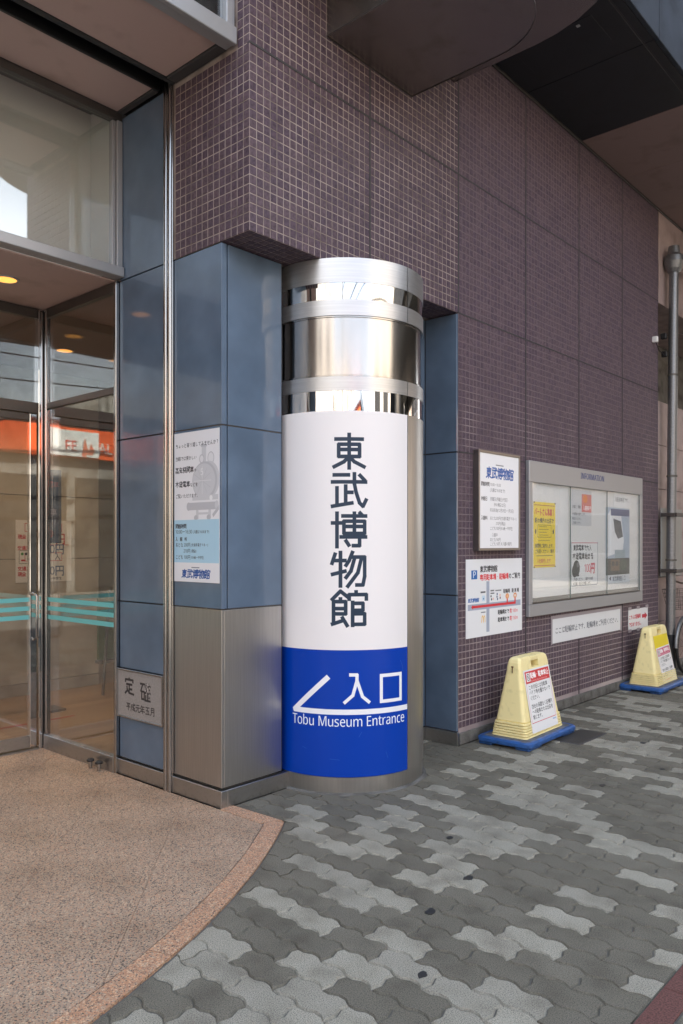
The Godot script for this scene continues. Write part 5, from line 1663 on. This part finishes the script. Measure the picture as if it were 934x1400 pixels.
# ---------------------------------------------------------------- across the street: seen in the glass and the steel
func street() -> void:
	struct("far_pavement", bx(Vector3(-60, -0.15, 9.4), Vector3(60, 0.0, 40), 0.0), M.concrete)
	var s := thing("shop_across_street", "low shop with orange fascia across the street", "shop", Vector3(-5.5, 0, 15))
	obj("wall", bx(Vector3(-9, 0, 13.1), Vector3(-3, 4.95, 20), 0.01), grainy(lin(0.30, 0.29, 0.28), 0.8, M.coarse, 0.5), s)
	obj("roof", bx(Vector3(-9.1, 4.96, 12.9), Vector3(-2.9, 5.35, 20.1), 0.02), mat(lin(0.20, 0.24, 0.30), 0.6), s)
	obj("fascia", bx(Vector3(-9, 3.95, 12.9), Vector3(-3, 4.8, 13.09), 0.01), mat(lin(0.80, 0.12, 0.03), 0.5), s)
	obj("sign_panel", bx(Vector3(-6.75, 3.98, 12.86), Vector3(-5.1, 4.72, 12.899), 0.01), M.white, s)
	for q in [["FE", -5.85, Color(0.85, 0.16, 0.05), 0.0062, -6.0], ["YO'S", -5.35, Color(0.2, 0.2, 0.22), 0.0028, 0.0], ["AL", -6.95, Color(0.92, 0.92, 0.9), 0.0066, 0.0]]:
		var tm := TextMesh.new()
		tm.text = q[0]; tm.font = font; tm.font_size = 64; tm.pixel_size = q[3]; tm.depth = 0.01
		var o := MeshInstance3D.new()
		o.name = "lettering"
		o.mesh = tm
		o.material_override = mat(q[2], 0.5)
		s.add_child(o, true)
		o.position = Vector3(q[1], 4.28 if q[0] != "YO'S" else 4.15, 12.85) - s.position
		o.rotation.y = PI
	var em := B.new()
	for q in [[-6.3, 0.32], [-6.5, 0.22]]:
		var c := Vector3(q[0], 4.2, 12.855)
		var h: float = q[1]
		em.quad(c + Vector3(0.12, -h * 0.6, 0), c + Vector3(0.02, h, 0), c + Vector3(-0.10, -0.02, 0), c + Vector3(-0.02, -h * 0.7, 0), Vector3.FORWARD)
	obj("emblem", em, mat(lin(0.72, 0.2, 0.12), 0.5), s)
	for k in 2: obj("shopfront", bx(Vector3(-8.7 + k * 2.9, 0.2, 13.0), Vector3(-6.1 + k * 2.9, 3.4, 13.099), 0.01), M.dark, s)
	var tone := [lin(0.74, 0.70, 0.63), lin(0.66, 0.60, 0.52), lin(0.68, 0.64, 0.58), lin(0.50, 0.48, 0.45), lin(0.52, 0.42, 0.35)]  # tones of out-of-view facades, chosen for the sunlight they bounce back
	var xs := [-32.0, -20.0, 1.5, 13.0, 24.0]
	for k in 5:
		var h: float = [9.0, 7.0, 8.5, 7.5, 10.0][k]
		var b := thing("out_of_view_building", ["cream four storey building out of view across the street to the far left", "tan two storey building out of view left of the orange shop", "grey building out of view right of the orange shop", "white building out of view opposite the tiled wall", "brown building out of view at the far end of the street"][k], "building", Vector3(xs[k] + 5, 0, 16))
		obj("wall", bx(Vector3(xs[k], 0, 13.0), Vector3(xs[k] + 9.6, h, 22), 0.02), grainy(tone[k], 0.8, M.coarse, 0.4), b)
		for f in int(h / 3.0):
			for c in 3:
				var x: float = xs[k] + 0.8 + c * 3.0
				var w := obj("window", bx(Vector3(x, 1.0 + f * 2.9, 12.96), Vector3(x + 2.0, 2.4 + f * 2.9, 13.01), 0.01), M.alu, b)
				obj("pane", bx(Vector3(x + 0.08, 1.08 + f * 2.9, 12.95), Vector3(x + 1.92, 2.32 + f * 2.9, 12.965), 0.0), M.black, w)
	var lb := thing("out_of_view_building", "cream building out of view at the left end, placed to bounce sunlight onto the column", "building", Vector3(-20, 0, 1))  # unseen sunlit face, placed to brighten the column from the left
	obj("wall", bx(Vector3(-26, 0, -9), Vector3(-15, 9.5, 8.5), 0.02), grainy(lin(0.76, 0.72, 0.66), 0.8, M.coarse, 0.4), lb)
	for f in 3:
		for c in 4:
			var z: float = -7.6 + c * 4.0
			var w := obj("window", bx(Vector3(-15.03, 1.0 + f * 2.9, z), Vector3(-14.97, 2.4 + f * 2.9, z + 2.0), 0.01), M.alu, lb)
			obj("pane", bx(Vector3(-14.975, 1.08 + f * 2.9, z + 0.08), Vector3(-14.962, 2.32 + f * 2.9, z + 1.92), 0.0), M.black, w)
	var rb := thing("out_of_view_building", "grey brown building out of view at the right end, placed to darken the reflection in the board glass", "building", Vector3(36, 0, 10))  # out of view, placed to darken what the board glass mirrors
	obj("wall", bx(Vector3(33, 0, 2.5), Vector3(44, 11, 24), 0.02), grainy(lin(0.34, 0.31, 0.28), 0.8, M.coarse, 0.4), rb)
	for f in 3:
		for c in 5:
			var z: float = 3.4 + c * 3.6
			var w := obj("window", bx(Vector3(32.96, 1.0 + f * 3.1, z), Vector3(33.02, 2.8 + f * 3.1, z + 1.9), 0.01), M.alu, rb)
			obj("pane", bx(Vector3(32.95, 1.08 + f * 3.1, z + 0.08), Vector3(32.965, 2.72 + f * 3.1, z + 1.82), 0.0), M.black, w)
	var up := thing("utility_pole", "concrete utility pole carrying wires across the street", "pole", Vector3(-9.4, 0, 10.0))
	var pl := B.new()
	pl.tube([Vector3(-9.4, 0, 10), Vector3(-9.4, 10.5, 10)], 0.15, 14)
	obj("shaft", pl, M.concrete, up)
	obj("crossarm", bx(Vector3(-10.2, 9.2, 9.95), Vector3(-8.6, 9.3, 10.05), 0.01), M.alu, up)
	var ws := [[6.1, 9.9, 0.35], [6.5, 10.0, 0.5], [6.9, 10.05, 0.4], [7.3, 9.9, 0.6], [5.7, 10.1, 0.55], [8.2, 10, 0.5]]
	for k in 6:
		var c := B.new()
		var pts := []
		for m in 21:
			var f := m / 20.0
			pts.append(Vector3(-34 + 50 * f, ws[k][0] - ws[k][2] * sin(PI * fmod(f * 2.0, 1.0)), ws[k][1]))
		c.tube(pts, 0.016 + 0.012 * (k % 2), 6)
		tag(obj("overhead_wire", c, M.black), ["lowest wire along the far pavement", "second wire along the far pavement", "third wire along the far pavement", "fourth wire along the far pavement", "sagging thin wire beneath the others along the far pavement", "topmost wire along the far pavement"][[1, 2, 3, 4, 0, 5][k]], "wire")

func small_things() -> void:
	for k in 2:
		var at: Vector3 = [Vector3(2.80, 0.0, -1.49), Vector3(2.80, 0.0, -1.33)][k]
		at = [Vector3(2.795, 0, -1.505), Vector3(2.80, 0, -1.41)][k]
		var t := thing("door_stop", ["black capped steel door stop in the granite, nearer the doors", "black capped steel door stop in the granite, nearer the blue pier"][k], "door stop", at)
		var b := B.new()
		b.lathe([Vector2(0.012, 0.0), Vector2(0.012, 0.045)], at, 16)
		obj("stem", b, M.post, t)
		var c := B.new()
		c.lathe([Vector2(0.012, 0.045), Vector2(0.024, 0.048), Vector2(0.025, 0.058), Vector2(0.018, 0.066), Vector2(0.0, 0.067)], at, 18)
		obj("cap", c, M.rubber, t)
	var m := thing("metal_cover", "flat dark metal cover in the paving behind the first caution stand", "cover", Vector3(5.72, 0, 0.56))
	obj("plate", bx(Vector3(5.55, -0.01, 0.47), Vector3(6.0, 0.004, 0.66), 0.003), mat(lin(0.06, 0.055, 0.05), 0.6, 0.4), m)
	obj("rim", bx(Vector3(5.535, -0.01, 0.455), Vector3(6.015, 0.002, 0.675), 0.002), M.sealant, m)
	# trodden gum and dark spots on the paving
	var spots := [[3.0, 1.31, 0.02], [2.22, 1.62, 0.018], [2.63, 1.37, 0.02], [4.7, 1.2, 0.018], [3.35, 0.98, 0.016], [5.3, 1.35, 0.018], [6.4, 0.9, 0.02], [5.9, 1.0, 0.02], [7.6, 0.9, 0.02]]
	for k in spots.size():
		var q = spots[k]
		var p := PackedVector2Array()
		for a in 11:
			var rad: float = q[2] * rng.randf_range(0.7, 1.25)
			p.append(Vector2(q[0] + cos(TAU * a / 11) * rad * 1.3, q[1] + sin(TAU * a / 11) * rad))
		var b := B.new()
		b.prism(p, 0.0, 0.0028, 0.0015)
		tag(obj("gum_spot", b, M.rubber), "small black gum spot trodden into the block paving", "stain", "gum spots on the paving")
